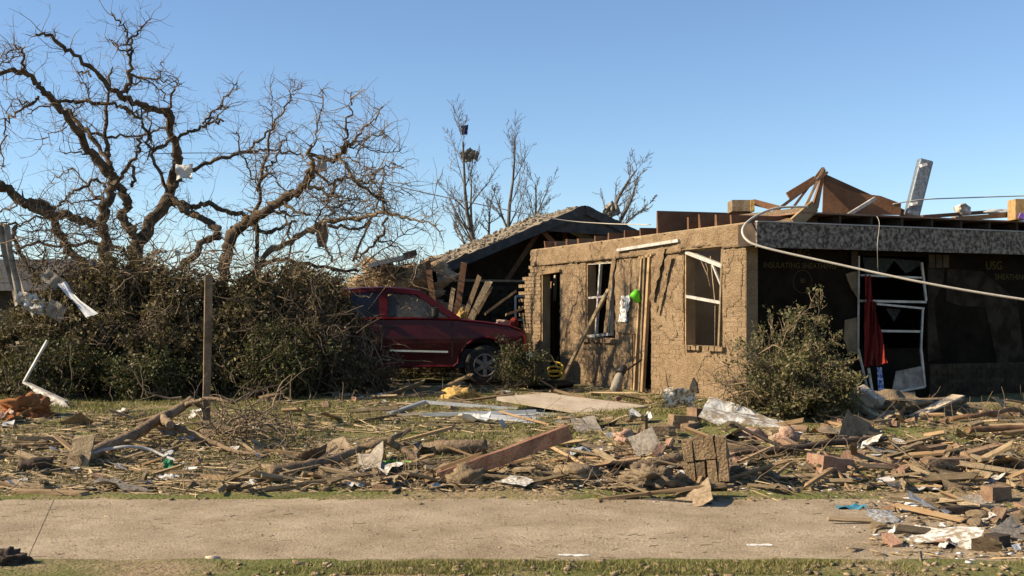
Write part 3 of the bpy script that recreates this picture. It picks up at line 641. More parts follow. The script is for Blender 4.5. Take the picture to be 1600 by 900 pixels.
# collapsed awning and boards at the low end of that roof
aw = thing('metal_awning', P(610, 412, 24.5), 'bent grey metal awning collapsed at the low end of the shingle roof', 'awning')
q = MB(); a = [P(575, 412, 24.2), P(632, 398, 24.2), P(650, 396, 25.2), P(590, 407, 25.6)]; q.add(a + [p - ZU * .09 for p in a], [(0, 3, 2, 1), (4, 5, 6, 7), (0, 1, 5, 4), (1, 2, 6, 5), (2, 3, 7, 6), (3, 0, 4, 7)]); q.build('panel', M['duct'], aw)
q = MB(); q.bar(P(630, 400, 24.1), P(651, 394, 24.1), .05, .12); q.build('end_cap', M['blackplastic'], aw)
# a far dark house behind the tree at the left edge
fh = thing('distant_house', P(30, 450, 42), 'dark roofed house far behind the dead tree at the left edge', 'house')
c = P(40, 470, 42); q = MB(); q.box((c.x - 2, c.y + 3, .9), (9, 6, 2.6)); q.build('wall', M['interior'], fh)
q = MB(); x0, x1, y0, y1 = c.x - 6.8, c.x + 2.8, c.y - .4, c.y + 6.4; q.add([(x0, y0, 2.2), (x1, y0, 2.2), (x1, y1, 2.2), (x0, y1, 2.2), (x0 + 1.5, (y0 + y1) / 2, 3.5), (x1 - 1.5, (y0 + y1) / 2, 3.5)], [(0, 1, 5, 4), (2, 3, 4, 5), (1, 2, 5), (3, 0, 4), (3, 2, 1, 0)]); q.build('roof', M['darkgable'], fh)
for dx in (-4, -1.2, 1.2):
    q = MB(); q.box((c.x - 2 + dx * .9, c.y - .03, 1.0), (1.0, .06, 1.0)); w_ = q.build('window', M['glass'], fh)
    q = MB(); q.box((c.x - 2 + dx * .9, c.y - .05, .46), (1.2, .08, .06)); q.build('sill', M['paper'], w_)

# ------------------------------------------------------------------ the red pickup truck
TX = (820 - 800) / F * 21.3; TY = 21.3
tk = thing('pickup_truck', (TX - 2.6, TY + .95, 0), 'red extended cab pickup truck half buried in brush beside the house', 'pickup truck')
def T(x, y, z): return Vector((TX + x, TY + y, z))
WID = 1.95
def arc(cx, cz, r, a0, a1, n): return [(cx + r * math.cos(R(a0 + (a1 - a0) * i / n)), cz + r * math.sin(R(a0 + (a1 - a0) * i / n))) for i in range(n + 1)]
prof = [(-.03, .42), (.0, .62), (-.02, .80), (-.06, .95), (-.14, 1.045), (-.36, 1.125), (-.8, 1.19), (-1.36, 1.25), (-2.0, 1.265), (-3.62, 1.265), (-3.66, 1.22), (-5.6, 1.22), (-5.63, .62), (-5.5, .48)]
prof += [(-4.90, .44)] + arc(-4.4, .40, .47, 175, 5, 9) + [(-3.90, .40), (-3.6, .34), (-1.42, .33)] + arc(-.83, .39, .48, 178, 3, 11) + [(-.30, .40)]
def inset(pts, d):
    n = len(pts); out = []
    for i in range(n):
        p0 = Vector(pts[i - 1]); p1 = Vector(pts[i]); p2 = Vector(pts[(i + 1) % n]); t = (p2 - p0).normalized()
        out.append((p1.x - t.y * d, p1.y + t.x * d))      # profile runs counter-clockwise seen from the camera side
    return out
area = sum(prof[i - 1][0] * prof[i][1] - prof[i][0] * prof[i - 1][1] for i in range(len(prof)))
sgn = 1 if area > 0 else -1
q = MB(); secs = [(0.02, .05), (.0, .02), (.04, 0), (WID - .04, 0), (WID, .02), (WID - .02, .05)]; n = len(prof)
for y, d in secs:
    for (x, z) in inset(prof, d * sgn):
        bul = -.035 * math.exp(-((z - .85) / .28) ** 2) if y < .1 else (.035 * math.exp(-((z - .85) / .28) ** 2) if y > 1 else 0)
        q.v.append(tuple(T(x, y + bul + .035, z)))
for s_ in range(len(secs) - 1):
    for i in range(n):
        j = (i + 1) % n; f = [s_ * n + i, s_ * n + j, (s_ + 1) * n + j, (s_ + 1) * n + i]; q.f.append(f); q.sm.append(False)
q.f.append(list(range(n))); q.sm.append(False); q.f.append([(len(secs) - 1) * n + i for i in range(n)][::-1]); q.sm.append(False)
body = q.build('body', M['redpaint'], tk)
bmx = bmesh.new(); bmx.from_mesh(body.data); bmesh.ops.recalc_face_normals(bmx, faces=bmx.faces); bmx.to_mesh(body.data); bmx.free()
q = MB(); q.box(T(-2.8, .97, .5), (4.2, 1.6, .35)); q.build('underbody', M['blackplastic'], tk)
cab = fresh('cab', None, T(-2.6, .97, 1.25), tk)
def yin(z): return .05 + (z - 1.25) * .24
def panel(poly, nm, mt, th=.06, off=0.0):
    for far in (0, 1):
        q = MB(); a = []; b = []
        for x, z in poly:
            y = yin(z) + off; a.append(T(x, y if not far else WID - y, z)); b.append(T(x, (y + th) if not far else WID - y - th, z))
        n = len(poly); q.add(a + b, [list(range(n)), list(range(n, 2 * n))[::-1]] + [(i, n + i, n + (i + 1) % n, (i + 1) % n) for i in range(n)])
        o = q.build(nm, M[mt], cab); bm2 = bmesh.new(); bm2.from_mesh(o.data); bmesh.ops.recalc_face_normals(bm2, faces=bm2.faces); bm2.to_mesh(o.data); bm2.free()
panel([(-1.26, 1.245), (-1.46, 1.245), (-2.10, 1.695), (-2.02, 1.765)], 'front_pillar', 'redpaint')
panel([(-2.02, 1.765), (-2.10, 1.695), (-2.64, 1.735), (-2.80, 1.738), (-3.32, 1.72), (-3.44, 1.785), (-3.1, 1.815), (-2.7, 1.825), (-2.3, 1.80)], 'roof_rail', 'redpaint')
panel([(-2.63, 1.245), (-2.80, 1.245), (-2.80, 1.738), (-2.64, 1.735)], 'door_pillar', 'redpaint')
panel([(-3.40, 1.245), (-3.66, 1.245), (-3.44, 1.785), (-3.32, 1.72)], 'rear_pillar', 'redpaint')
panel([(-2.81, 1.26), (-3.42, 1.26), (-3.31, 1.715), (-2.805, 1.73)], 'tinted_window', 'glass', .008, .025)
panel([(-1.50, 1.255), (-2.62, 1.255), (-2.63, 1.73), (-2.11, 1.69)], 'door_window', 'clearglass', .006, .03)
q = MB(); st = [(-2.02, 1.765), (-2.3, 1.80), (-2.7, 1.825), (-3.1, 1.815), (-3.44, 1.785)]
for x, z in st:
    for k in range(9):
        y = yin(z) + (WID - 2 * yin(z)) * k / 8; q.v.append(tuple(T(x, y, z + .035 * math.sin(math.pi * k / 8))))
for i in range(len(st) - 1):
    for k in range(8): q.f.append([i * 9 + k, i * 9 + k + 1, (i + 1) * 9 + k + 1, (i + 1) * 9 + k]); q.sm.append(True)
q.build('roof', M['redpaint'], cab)
for (xa, za), (xb, zb), nm in (((-1.36, 1.25), (-2.05, 1.74), 'windscreen'), ((-3.60, 1.25), (-3.42, 1.76), 'rear_screen')):
    q = MB(); q.add([T(xa, yin(za) + .06, za), T(xa, WID - yin(za) - .06, za), T(xb, WID - yin(zb) - .06, zb), T(xb, yin(zb) + .06, zb)], [(0, 1, 2, 3)]); q.build(nm, M['clearglass' if nm == 'windscreen' else 'glass'], cab)
q = MB(); q.add([T(-1.36, .06, 1.262), T(-3.62, .06, 1.262), T(-3.62, WID - .06, 1.262), T(-1.36, WID - .06, 1.262)], [(0, 1, 2, 3)]); q.build('cab_floor', M['blackplastic'], cab)
for y in (.30, 1.15):
    q = MB(); q.bar(T(-2.55, y + .25, 1.26), T(-2.72, y + .25, 1.62), .42, .12, up=(0, 1, 0)); q.build('seat_back', M['blackplastic'], cab)
q = MB(); q.tube([T(-1.86 - .06 * math.sin(t), .55 + .17 * math.cos(t), 1.36 + .17 * math.sin(t)) for t in np.linspace(0, 6.283, 17)], .016, 6); q.build('steering_wheel', M['blackplastic'], cab)
q = MB(); q.box(T(-1.76, -.08, 1.355), (.13, .20, .20)); mo = q.build('wing_mirror', M['blackplastic'], tk); md = mo.modifiers.new('b', 'BEVEL'); md.width = .05; md.segments = 3
q = MB(); q.bar(T(-2.64, -.018, .655), T(-1.52, -.018, .625), .02, .035); q.build('chrome_strip', M['chrome'], tk)
q = MB(); q.bar(T(-2.62, .015, 1.09), T(-2.46, .015, 1.09), .05, .035); q.build('door_handle', M['blackplastic'], tk)
for x in (-2.72, -1.44):
    q = MB(); q.bar(T(x, .012, .45), T(x, .045, 1.24), .03, .012, up=(1, 0, 0)); q.build('door_seam', M['blackplastic'], tk)
q = MB(); q.box(T(-.02, .30, .88), (.08, .42, .20)); q.build('headlight', M['insul'], tk); q = MB(); q.box(T(-.02, 1.65, .88), (.08, .42, .20)); q.build('headlight', M['insul'], tk)
q = MB(); q.box(T(.03, .97, .52), (.16, 1.9, .20)); fb = q.build('front_bumper', M['chrome'], tk)
def wheel(cx, y, face):
    wo = fresh('wheel', None, T(cx, y, .37), tk)
    q = MB(); pr = [(.20, -.11), (.31, -.13), (.36, -.115), (.378, -.08), (.378, .08), (.36, .115), (.31, .13), (.20, .11)]; n = 36
    for k in range(n):
        a = 2 * math.pi * k / n
        for r_, w in pr: q.v.append(tuple(T(cx + r_ * math.cos(a), y + w, .37 + r_ * math.sin(a))))
    m = len(pr)
    for k in range(n):
        for i in range(m - 1): a = k * m + i; b = ((k + 1) % n) * m + i; q.f.append([a, a + 1, b + 1, b]); q.sm.append(True)
    q.build('tyre', M['tyre'], wo)
    q = MB(); q.tube([T(cx + .205 * math.cos(t), y + face * .105, .37 + .205 * math.sin(t)) for t in np.linspace(0, 6.283, 33)], .022, 6)
    for k in range(6):
        a = math.pi / 6 + k * math.pi / 3; d = Vector((math.cos(a), 0, math.sin(a))); ctr = T(cx, y + face * .10, .37)
        q.bar(ctr + d * .04, ctr + d * .20, .075, .035, up=(0, 1, 0))
    q.tube([T(cx, y + face * .07, .37), T(cx, y + face * .125, .37)], .065, 14)
    q.build('rim', M['rim'], wo)
    q = MB(); q.tube([T(cx, y + face * .03, .37), T(cx, y + face * .06, .37)], .20, 24); q.build('brake_disc', M['blackplastic'], wo)
for cx in (-.83, -4.4):
    wheel(cx, .12, -1); wheel(cx, WID - .10, 1)
tk.rotation_euler.z = R(6)

# ------------------------------------------------------------------ trees
def crook(p, d, length, r, n=5, wig=.35, grav=0.0):
    """a crooked twig: points and radii"""
    pts = [Vector(p)]; d = Vector(d).normalized(); rad = [r]
    for i in range(n):
        d = (d + Vector((random.gauss(0, wig), random.gauss(0, wig), random.gauss(0, wig) + grav))).normalized()
        pts.append(pts[-1] + d * (length / n)); rad.append(max(.0022, r * (1 - .8 * (i + 1) / n)))
    return pts, rad
def spline(pts, k=4, jit=0.0):
    out = []; n = len(pts)
    for i in range(n - 1):
        p0 = pts[max(i - 1, 0)]; p1 = pts[i]; p2 = pts[i + 1]; p3 = pts[min(i + 2, n - 1)]
        for j in range(k):
            t = j / k; q = .5 * ((2 * p1) + (p2 - p0) * t + (2 * p0 - 5 * p1 + 4 * p2 - p3) * t * t + (3 * p1 - p0 - 3 * p2 + p3) * t ** 3)
            out.append(q + Vector((random.gauss(0, jit), random.gauss(0, jit), random.gauss(0, jit))) if out else q)
    out.append(pts[-1]); return out
def traced_tree(root, limbs, Y0, bark, twigmat, tw_gap=.16, tw_len=(.12, .5), tw_r=.009, extra=1.0, trunk_n=3, seed=1):
    random.seed(seed); placed = []; tw = MB(); ntr = 0
    for li, (pts, r0, r1) in enumerate(limbs):
        best = None
        for (qx, qy, qY, qr) in placed:
            d = math.hypot(qx - pts[0][0], qy - pts[0][1])
            if best is None or d < best[0]: best = (d, qY)
        y_s = best[1] if best and best[0] < 22 else Y0 + random.uniform(-.5, .5)
        L = sum(math.hypot(a[0] - b[0], a[1] - b[1]) for a, b in zip(pts, pts[1:])) / F * Y0
        y_e = max(Y0 - 1.7, min(Y0 + 1.7, y_s + random.uniform(-.7, .7) * L)); n = len(pts)
        W_ = []
        for i, (x, y) in enumerate(pts):
            Y = y_s + (y_e - y_s) * i / (n - 1); W_.append(P(x, y, Y)); placed.append((x, y, Y, r0))
        for a, b in zip(pts, pts[1:]):
            pass
        S = spline(W_, 4, .024); m = len(S); k = Y0 / F
        rad = [(r0 + (r1 - r0) * (i / (m - 1))) * k * (.86 if r0 > 8.5 else .69) * (1 + .42 * noise.noise(S[i] * 7)) for i in range(m)]
        q = MB(); q.tube(S, rad, 9 if r0 > 5 else 7)
        for i in range(0, m - 1):                        # knots and broken spurs
            if random.random() < .42:
                d = Vector((random.gauss(0, 1), random.gauss(0, 1), random.gauss(0, 1))).normalized()
                pp, rr = crook(S[i], d, rad[i] * random.uniform(1.4, 2.6) + .025, rad[i] * .32 + .003, 2, .3); q.tube(pp, rr, 5)
        nm = 'trunk' if li < trunk_n else 'limb'
        q.build(nm, bark if not isinstance(bark, (list, tuple)) else bark[li % len(bark)], root)
        acc = 0
        for i in range(1, m):
            acc += (S[i] - S[i - 1]).length
            while acc > tw_gap / extra:
                acc -= tw_gap / extra
                t = (S[i] - S[i - 1]).normalized(); side = Vector((random.gauss(0, 1), random.gauss(0, .7), random.gauss(.15, 1)))
                side = (side - t * side.dot(t)).normalized(); d = (side + t * random.uniform(-.1, .9))
                ln = random.uniform(*tw_len) * (1.6 if random.random() < .15 else 1); pp, rr = crook(S[i], d, ln, tw_r * random.uniform(.6, 1.3), 5, .27)
                tw.tube(pp, rr, 4, cap=False)
                for _ in range(random.choice((0, 1, 1, 2, 3))):
                    a = random.randrange(1, 5); d2 = (pp[a] - pp[a - 1]).normalized() + Vector((random.gauss(0, .7), random.gauss(0, .7), random.gauss(0, .7)))
                    p2, r2 = crook(pp[a], d2, ln * random.uniform(.25, .6), tw_r * .55, 4, .4); tw.tube(p2, r2, 3, cap=False)
    tw.build('twigs', twigmat, root, kind='stuff')
t1 = thing('dead_tree', P(212, 604, 21.4), 'tall dead tree stripped bare with mud coated crooked limbs at left', 'tree')
L1 = [([(206, 610), (205, 500), (207, 430), (214, 392), (228, 362), (246, 332), (262, 308), (270, 288)], 15, 11),
 ([(150, 560), (160, 470), (162, 412), (164, 370), (160, 350), (164, 325), (172, 298), (176, 286)], 11, 8),
 ([(212, 395), (212, 370), (200, 354), (188, 336), (198, 318), (192, 300), (180, 290)], 9, 7),
 ([(268, 292), (272, 270), (278, 252), (275, 232), (267, 210), (265, 184), (258, 176), (232, 168), (206, 158), (190, 150), (168, 132), (140, 106), (110, 80), (85, 62), (68, 51), (56, 54)], 10, 2),
 ([(178, 290), (165, 264), (143, 240), (125, 212), (108, 186), (85, 160), (66, 140), (50, 122), (32, 112), (16, 109), (-8, 116)], 9, 3.5),
 ([(180, 288), (172, 262), (168, 238), (166, 205), (168, 165), (171, 130), (176, 105)], 8, 1.6),
 ([(176, 268), (160, 236), (140, 208), (120, 190), (104, 170)], 6, 4),
 ([(190, 152), (197, 140), (203, 118), (206, 100), (203, 78), (200, 62), (194, 46), (186, 32), (174, 20)], 5.5, 1.6),
 ([(206, 68), (211, 56), (220, 46), (228, 38), (236, 29)], 2.6, 1.2),
 ([(203, 88), (192, 79), (180, 72), (164, 58)], 2.2, .9), ([(200, 70), (186, 71), (175, 68)], 2, .9),
 ([(204, 117), (222, 121), (245, 124), (266, 129), (284, 133)], 3, 1),
 ([(198, 146), (212, 128), (228, 126), (244, 134), (256, 148), (262, 160)], 2.2, 1.2),
 ([(266, 176), (266, 160), (272, 140), (277, 122)], 4, 1), ([(246, 130), (252, 112), (254, 97)], 1.6, .8),
 ([(84, 162), (100, 158), (122, 157), (150, 162), (178, 163), (196, 170), (206, 178)], 3.5, 4.5),
 ([(136, 160), (137, 140), (132, 130), (119, 126)], 2.2, .9), ([(80, 162), (60, 168), (42, 178)], 2, 1), ([(142, 120), (132, 112), (124, 116)], 2.6, 1.2),
 ([(60, 150), (55, 158), (40, 166), (24, 178), (10, 190), (5, 214), (3, 244), (5, 268)], 3.4, 1),
 ([(56, 158), (38, 160), (22, 156), (8, 178)], 2, .9), ([(33, 114), (34, 95), (36, 82), (32, 74), (18, 76), (8, 92), (0, 102)], 3.4, 1), ([(36, 84), (22, 94), (0, 100)], 2, 1),
 ([(112, 196), (128, 202), (146, 208), (168, 214), (196, 214), (226, 210), (250, 202), (264, 198)], 4, 2),
 ([(120, 180), (104, 190), (92, 204), (74, 214), (62, 234)], 2, .8), ([(108, 182), (118, 172), (128, 162)], 2, 1),
 ([(186, 290), (192, 272), (202, 256), (214, 240), (218, 226), (222, 212)], 5, 3.4), ([(206, 292), (210, 276), (204, 258)], 4.5, 3.5),
 ([(194, 168), (206, 180), (220, 188), (228, 204), (232, 226), (242, 250), (252, 276), (262, 300)], 2.8, 4.2),
 ([(214, 172), (220, 186), (222, 168)], 3, 1.4), ([(230, 174), (234, 196), (236, 220), (230, 250)], 2, 2), ([(240, 236), (262, 222), (284, 211), (304, 202), (320, 194), (336, 191), (350, 190)], 5, 2),
 ([(318, 194), (324, 182), (334, 174), (344, 168), (348, 158), (360, 146), (366, 138), (371, 130)], 2.6, 1), ([(326, 190), (340, 182), (348, 172), (359, 163)], 2.2, .9),
 ([(-10, 285), (4, 292), (22, 306), (42, 316), (60, 329), (82, 337), (106, 336), (128, 343), (148, 350), (164, 352)], 9, 7),
 ([(46, 316), (66, 318), (78, 330), (86, 350), (94, 366), (104, 386), (122, 406), (138, 422), (152, 440)], 8, 10),
 ([(166, 314), (152, 306), (140, 296), (126, 278), (114, 262)], 3.2, 1.4), ([(166, 292), (156, 284), (146, 282), (132, 292), (108, 302), (96, 314), (78, 332), (56, 340), (30, 350), (0, 352)], 3.4, 2.4),
 ([(114, 264), (100, 270), (88, 278), (80, 286)], 1.6, .8), ([(152, 258), (136, 242), (112, 238), (96, 238)], 2.4, 1), ([(160, 312), (138, 312), (118, 316), (96, 314)], 2.4, 1),
 ([(26, 352), (22, 372), (34, 396), (46, 416), (58, 440)], 5, 4), ([(0, 330), (12, 326), (34, 318)], 2, 1.5), ([(0, 400), (24, 392), (60, 380), (100, 384), (140, 380), (176, 384), (205, 404)], 3, 4),
 ([(266, 306), (280, 322), (298, 332), (314, 340), (330, 349), (341, 362), (334, 372), (318, 378), (298, 400), (280, 420)], 8, 8),
 ([(284, 316), (298, 324), (314, 321), (330, 317), (344, 326), (362, 334), (380, 334), (392, 346), (404, 358), (420, 362), (442, 355), (462, 346)], 7, 4),
 ([(266, 302), (278, 282), (298, 267), (328, 254), (352, 246), (376, 239), (400, 234), (420, 235), (440, 237), (460, 239), (474, 246)], 6, 1.8),
 ([(390, 234), (404, 220), (420, 205), (432, 190), (442, 174), (452, 160), (458, 146), (472, 133)], 3.4, 1), ([(454, 158), (455, 140), (462, 124)], 1.2, .7), ([(426, 194), (424, 170), (422, 138)], 1.5, .8),
 ([(404, 298), (404, 290), (394, 274), (386, 256), (376, 240), (372, 216), (370, 206)], 2.6, 1.2), ([(404, 298), (400, 280), (398, 240)], 1.6, 1)]
traced_tree(t1, L1, 21.4, M['bark'], M['twig'], tw_gap=.058, tw_len=(.06, .62), tw_r=.0075, seed=5)
t2 = thing('broken_tree', P(360, 600, 20.6), 'broken tree with splintered limbs leaning right over the red truck', 'tree')
L2 = [([(345, 600), (350, 500), (350, 430), (354, 396), (364, 366), (384, 350), (396, 340), (420, 325), (448, 308), (474, 294), (482, 280), (487, 267)], 12, 6),
 ([(370, 560), (400, 430), (420, 398), (450, 378), (480, 362), (500, 350), (520, 346), (544, 341), (566, 340), (588, 334), (610, 334), (636, 340), (658, 348), (690, 360)], 8, 1.6),
 ([(404, 420), (402, 360), (404, 300), (410, 270), (416, 238), (422, 208), (428, 196)], 5, 2),
 ([(404, 300), (414, 268), (424, 256), (434, 244), (437, 232), (444, 216), (457, 207)], 3, 1.2), ([(487, 268), (490, 255), (483, 245), (486, 226)], 6, 3.2),
 ([(486, 242), (500, 248), (514, 252), (526, 247), (536, 234), (546, 228)], 4, 4.4), ([(538, 232), (539, 214), (543, 192), (548, 168), (545, 146)], 3, 1.2), ([(546, 228), (562, 208), (578, 192), (592, 176), (601, 164)], 3, 1),
 ([(488, 230), (494, 200), (503, 170), (503, 140)], 1.8, .9), ([(545, 230), (570, 230), (594, 236), (628, 240)], 1.8, .7), ([(550, 228), (576, 214), (604, 212)], 1.8, .8), ([(556, 246), (570, 222), (600, 204)], 1.4, .7),
 ([(505, 228), (520, 240), (530, 246)], 1.8, 1.8), ([(530, 244), (542, 256), (546, 270), (548, 280)], 3.6, 3), ([(520, 304), (524, 288), (536, 278), (548, 278), (564, 284), (580, 282), (592, 266), (606, 260), (618, 258)], 4, 1.2),
 ([(476, 294), (496, 296), (514, 303), (534, 307)], 5, 2.2), ([(519, 308), (519, 290), (500, 276), (490, 264)], 3.6, 2.6), ([(540, 246), (566, 258), (584, 272)], 1.4, 1), ([(548, 280), (572, 294), (592, 306), (604, 326), (608, 336)], 3, 2),
 ([(600, 264), (599, 284), (592, 310), (584, 336), (576, 350), (566, 376), (552, 408)], 1.6, 3.4), ([(606, 340), (600, 362), (590, 376), (572, 392), (556, 404)], 3, 2.6), ([(590, 376), (610, 380), (628, 394)], 2, 1),
 ([(512, 352), (540, 357), (560, 358), (576, 346)], 3.6, 2.4), ([(494, 360), (506, 384), (518, 408)], 2.6, 3), ([(440, 310), (462, 330), (480, 336), (474, 330)], 4, 1.4), ([(420, 326), (436, 332), (470, 336)], 4, 1.6),
 ([(432, 312), (446, 340), (448, 372), (456, 408)], 2.2, 2.4), ([(566, 416), (600, 390), (632, 368), (658, 348), (684, 324)], 1.6, .7), ([(525, 360), (530, 386), (534, 408)], 1.6, 1.4), ([(400, 420), (430, 404), (470, 412), (520, 420), (560, 424)], 5, 3),
 ([(450, 300), (430, 280), (412, 266), (404, 250)], 1.8, .8), ([(500, 350), (520, 330), (534, 318), (560, 300), (590, 286)], 2.4, 1), ([(540, 340), (560, 318), (590, 304)], 2, .8), ([(520, 300), (505, 330), (490, 352)], 1.8, 1.6), ([(580, 282), (596, 300), (604, 320)], 1.5, 1)]
traced_tree(t2, L2, 20.6, [M['bark'], M['palebark'], M['bark']], M['twig'], tw_gap=.052, tw_len=(.10, .75), tw_r=.0075, seed=9)
# bare trees far behind
def far_tree(base, top_pts, Y, label, seed, spread=1.0):
    random.seed(seed); r = thing('bare_tree', P(base[0], base[1], Y), label, 'tree', None); tw = MB()
    def grow(p, d, L, r0, lev):
        pts, rad = crook(p, d, L, r0, 7 if lev == 0 else 5, .07 + .05 * lev, .04)
        (trk if lev == 0 else tw).tube(pts, rad, 6 if lev == 0 else 4, cap=False)
        if lev >= 3: return
        n = len(pts) - 1
        for i in range(1 if lev else 2, n + 1):
            for _ in range(2):
                if random.random() < .82:
                    t = (pts[i] - pts[i - 1]).normalized(); s_ = Vector((random.gauss(0, 1), random.gauss(0, 1), random.gauss(.1, .4))).normalized()
                    grow(pts[i], t + s_ * .62 * spread, L * random.uniform(.26, .46) * (1.15 - .55 * i / n), max(.007, rad[i] * .5), lev + 1)
    for (x0, y0), (x1, y1), rr in top_pts:
        trk = MB(); a = P(x0, y0, Y); b = P(x1, y1, Y + random.uniform(-1, 1)); grow(a, b - a, (b - a).length * .88, rr, 0); trk.build('trunk', M['fartwig'], r)
    tw.build('crown', M['fartwig'], r, kind='stuff'); return r
far_tree((745, 470), [((758, 470), (722, 185), .11), ((752, 440), (700, 250), .08), ((762, 400), (772, 300), .06), ((740, 420), (690, 330), .06)], 36, 'bare grey tree with a blue cloth caught in its top behind the shingle roof', 21)
far_tree((800, 470), [((802, 470), (783, 172), .10), ((822, 470), (826, 262), .08), ((806, 400), (842, 270), .05), ((800, 380), (765, 290), .05)], 37, 'bare twin stemmed tree behind the middle of the shingle roof', 22)
far_tree((945, 400), [((938, 380), (972, 246), .09), ((945, 380), (1040, 282), .08), ((950, 370), (1035, 330), .05)], 33, 'low bare tree right of the dark gable peak', 23, .9)
q = MB(); random.seed(2)
def scrap(name, c, w, h, matn, label, cat, seed=1, flat=False, amp=.25, n=7, rot=0.0, group=None, tilt=None):
    """a crumpled sheet of cloth, paper or film"""
    q = MB(); c = Vector(c)
    for j in range(n + 1):
        for i in range(n + 1):
            u = i / n - .5; v = j / n - .5
            ed = 1 + .25 * noise.noise(Vector((u * 5, v * 5, seed + 7)))
            d = amp * min(w, h) * (noise.noise(Vector((u * 3.1, v * 3.1, seed))) + .6 * noise.noise(Vector((u * 8, v * 8, seed + 3))))
            p = Vector((u * w * ed, v * h * ed, d)) if flat else Vector((u * w * ed, d, v * h * ed))
            p = Matrix.Rotation(rot, 3, 'Z' if flat else 'Y') @ p
            if tilt: p = Matrix.Rotation(tilt, 3, 'X') @ p
            q.v.append(tuple(c + p))
    for j in range(n):
        for i in range(n): k = j * (n + 1) + i; q.f.append([k, k + 1, k + n + 2, k + n + 1]); q.sm.append(True)
    return q.build(name, M[matn], label=label, cat=cat, group=group)
scrap('blue_cloth', P(726, 203, 35.6), .20, .30, 'navy', 'navy blue cloth caught high in the bare grey tree', 'cloth', 3)
def wad(name, c, s_, matn, label, cat, seed):
    """a limp bundle of rags: crumpled sheets folded through each other"""
    o = thing(name, c, label, cat)
    for k in range(4):
        q = scrap('rag', Vector(c) + Vector((random.gauss(0, s_ * .25), random.gauss(0, s_ * .2), random.gauss(-s_ * .1, s_ * .3))), s_ * random.uniform(.6, 1.1), s_ * random.uniform(.7, 1.3), matn, None, None, seed + k * 3, amp=.55, rot=random.uniform(-1, 1))
        q.parent = o; q.location = q.location - WL[o]
wad('rag_bundle', P(734, 243, 35.6), .26, 'greycloth', 'grey wad of rags lodged in the bare grey tree', 'rags', 8)
wad('rag_bundle', P(956, 326, 32.6), .26, 'greycloth', 'pale wad of rags caught in the low bare tree', 'rags', 12)
scrap('plastic_bag', P(288, 268, 20.9), .30, .26, 'paper', 'white plastic bag snagged in the big dead tree', 'plastic bag', 5, amp=.5)
lump('cloth_wad', P(504, 368, 20.2), (.11, .1, .20), 'greycloth', 'pale hanging wad of cloth in the broken tree over the truck', 'cloth', 14, .4)
scrap('orange_foam', P(365, 361, 20.4), .13, .20, 'tanboard', 'small tan foam scrap wedged between the two dead trees', 'foam', 6)
scrap('plastic_film', P(502, 258, 20.3), .18, .26, 'bluepanel', 'torn grey plastic film on the upper limb of the broken tree', 'plastic film', 9, amp=.5)
scrap('blue_scrap', P(277, 396, 20.2), .08, .09, 'teal', 'bright blue scrap on top of the brush heap', 'scrap', 2)

# ------------------------------------------------------------------ leafy brush
def leaves(centers, per, size, spread):
    C_ = np.array(centers); w = np.array([max(0.0, 1 + 1.9 * noise.noise(Vector(x) * 3.1) + random.uniform(-.5, .6)) for x in centers])
    c = np.repeat(C_, np.round(w * per).astype(int), 0); n = len(c)
    c = c + RNG.normal(0, spread, (n, 3)); a = RNG.normal(0, 1, (n, 3)); a /= np.linalg.norm(a, axis=1)[:, None]
    b = RNG.normal(0, 1, (n, 3)); b -= a * (a * b).sum(1)[:, None]; b /= np.linalg.norm(b, axis=1)[:, None]
    nn = np.cross(a, b); s_ = (size * (.35 + 1.2 * RNG.uniform(0, 1, n) ** 1.6))[:, None]
    V = np.stack([c, c + a * s_ * .5 + b * s_ * .3 + nn * s_ * .08, c + a * s_ + nn * s_ * RNG.uniform(-.3, .3, (n, 1)), c + a * s_ * .5 - b * s_ * .3 + nn * s_ * .08], 1).reshape(-1, 3)
    return V, np.arange(n * 4).reshape(-1, 4)
def brush(name, label, base, ells, nst, per, size, leafmat_, seed, twigm='brushtwig', bare=.12, cat='shrub', spread=.05, rise=.0, stemr=.012, group=None):
    """stems running from the base to points spread through several ellipsoids, with leaf clusters along the outer half"""
    random.seed(seed); o = thing(name, base, label, cat, group); st = MB(); cen = []
    for (c, r, wgt) in ells:
        for _ in range(int(nst * wgt)):
            while True:
                d = Vector((random.uniform(-1, 1), random.uniform(-1, 1), random.uniform(-1, 1)))
                if .25 < d.length < 1: break
            e = Vector(c) + Vector((d.x * r[0], d.y * r[1], d.z * r[2]))
            b = Vector(base) + Vector((random.uniform(-.5, .5) * r[0], random.uniform(-.5, .5) * r[1], .05)) if rise == 0 else Vector(base) + Vector((random.gauss(0, rise), random.gauss(0, rise), .05))
            if random.random() < .35: b = e + Vector((random.gauss(0, .3), random.gauss(0, .2), -random.uniform(.2, .6)))
            m_ = b.lerp(e, .5) + Vector((random.gauss(0, .12), random.gauss(0, .12), random.gauss(.08, .1)))
            pts = spline([b, m_, e], 4, .015); rad = [stemr * (1 - .75 * i / (len(pts) - 1)) for i in range(len(pts))]; st.tube(pts, rad, 4, cap=False)
            for k in range(random.randint(3, 6)):
                i = random.randrange(len(pts) // 2, len(pts)); dd = Vector((random.gauss(0, 1), random.gauss(0, 1), random.gauss(.2, 1)))
                tp, tr_ = crook(pts[i], dd, random.uniform(.08, .26), stemr * .4, 4, .4); st.tube(tp, tr_, 3, cap=False)
                if random.random() > bare: cen += [tuple(tp[2]), tuple(tp[4])]
    st.build('stems', M[twigm], o, kind='stuff')
    V, Q = leaves(cen, per, size, spread); me = quick_mesh('foliage', V - np.array(WL[o])[None, :], Q, M[leafmat_])
    tag(fresh('foliage', me, WL[o], o), kind='stuff'); return o
def bb(px, py, Y, rx, ry, rz, w): return (P(px, py, Y), (rx, ry, rz), w)
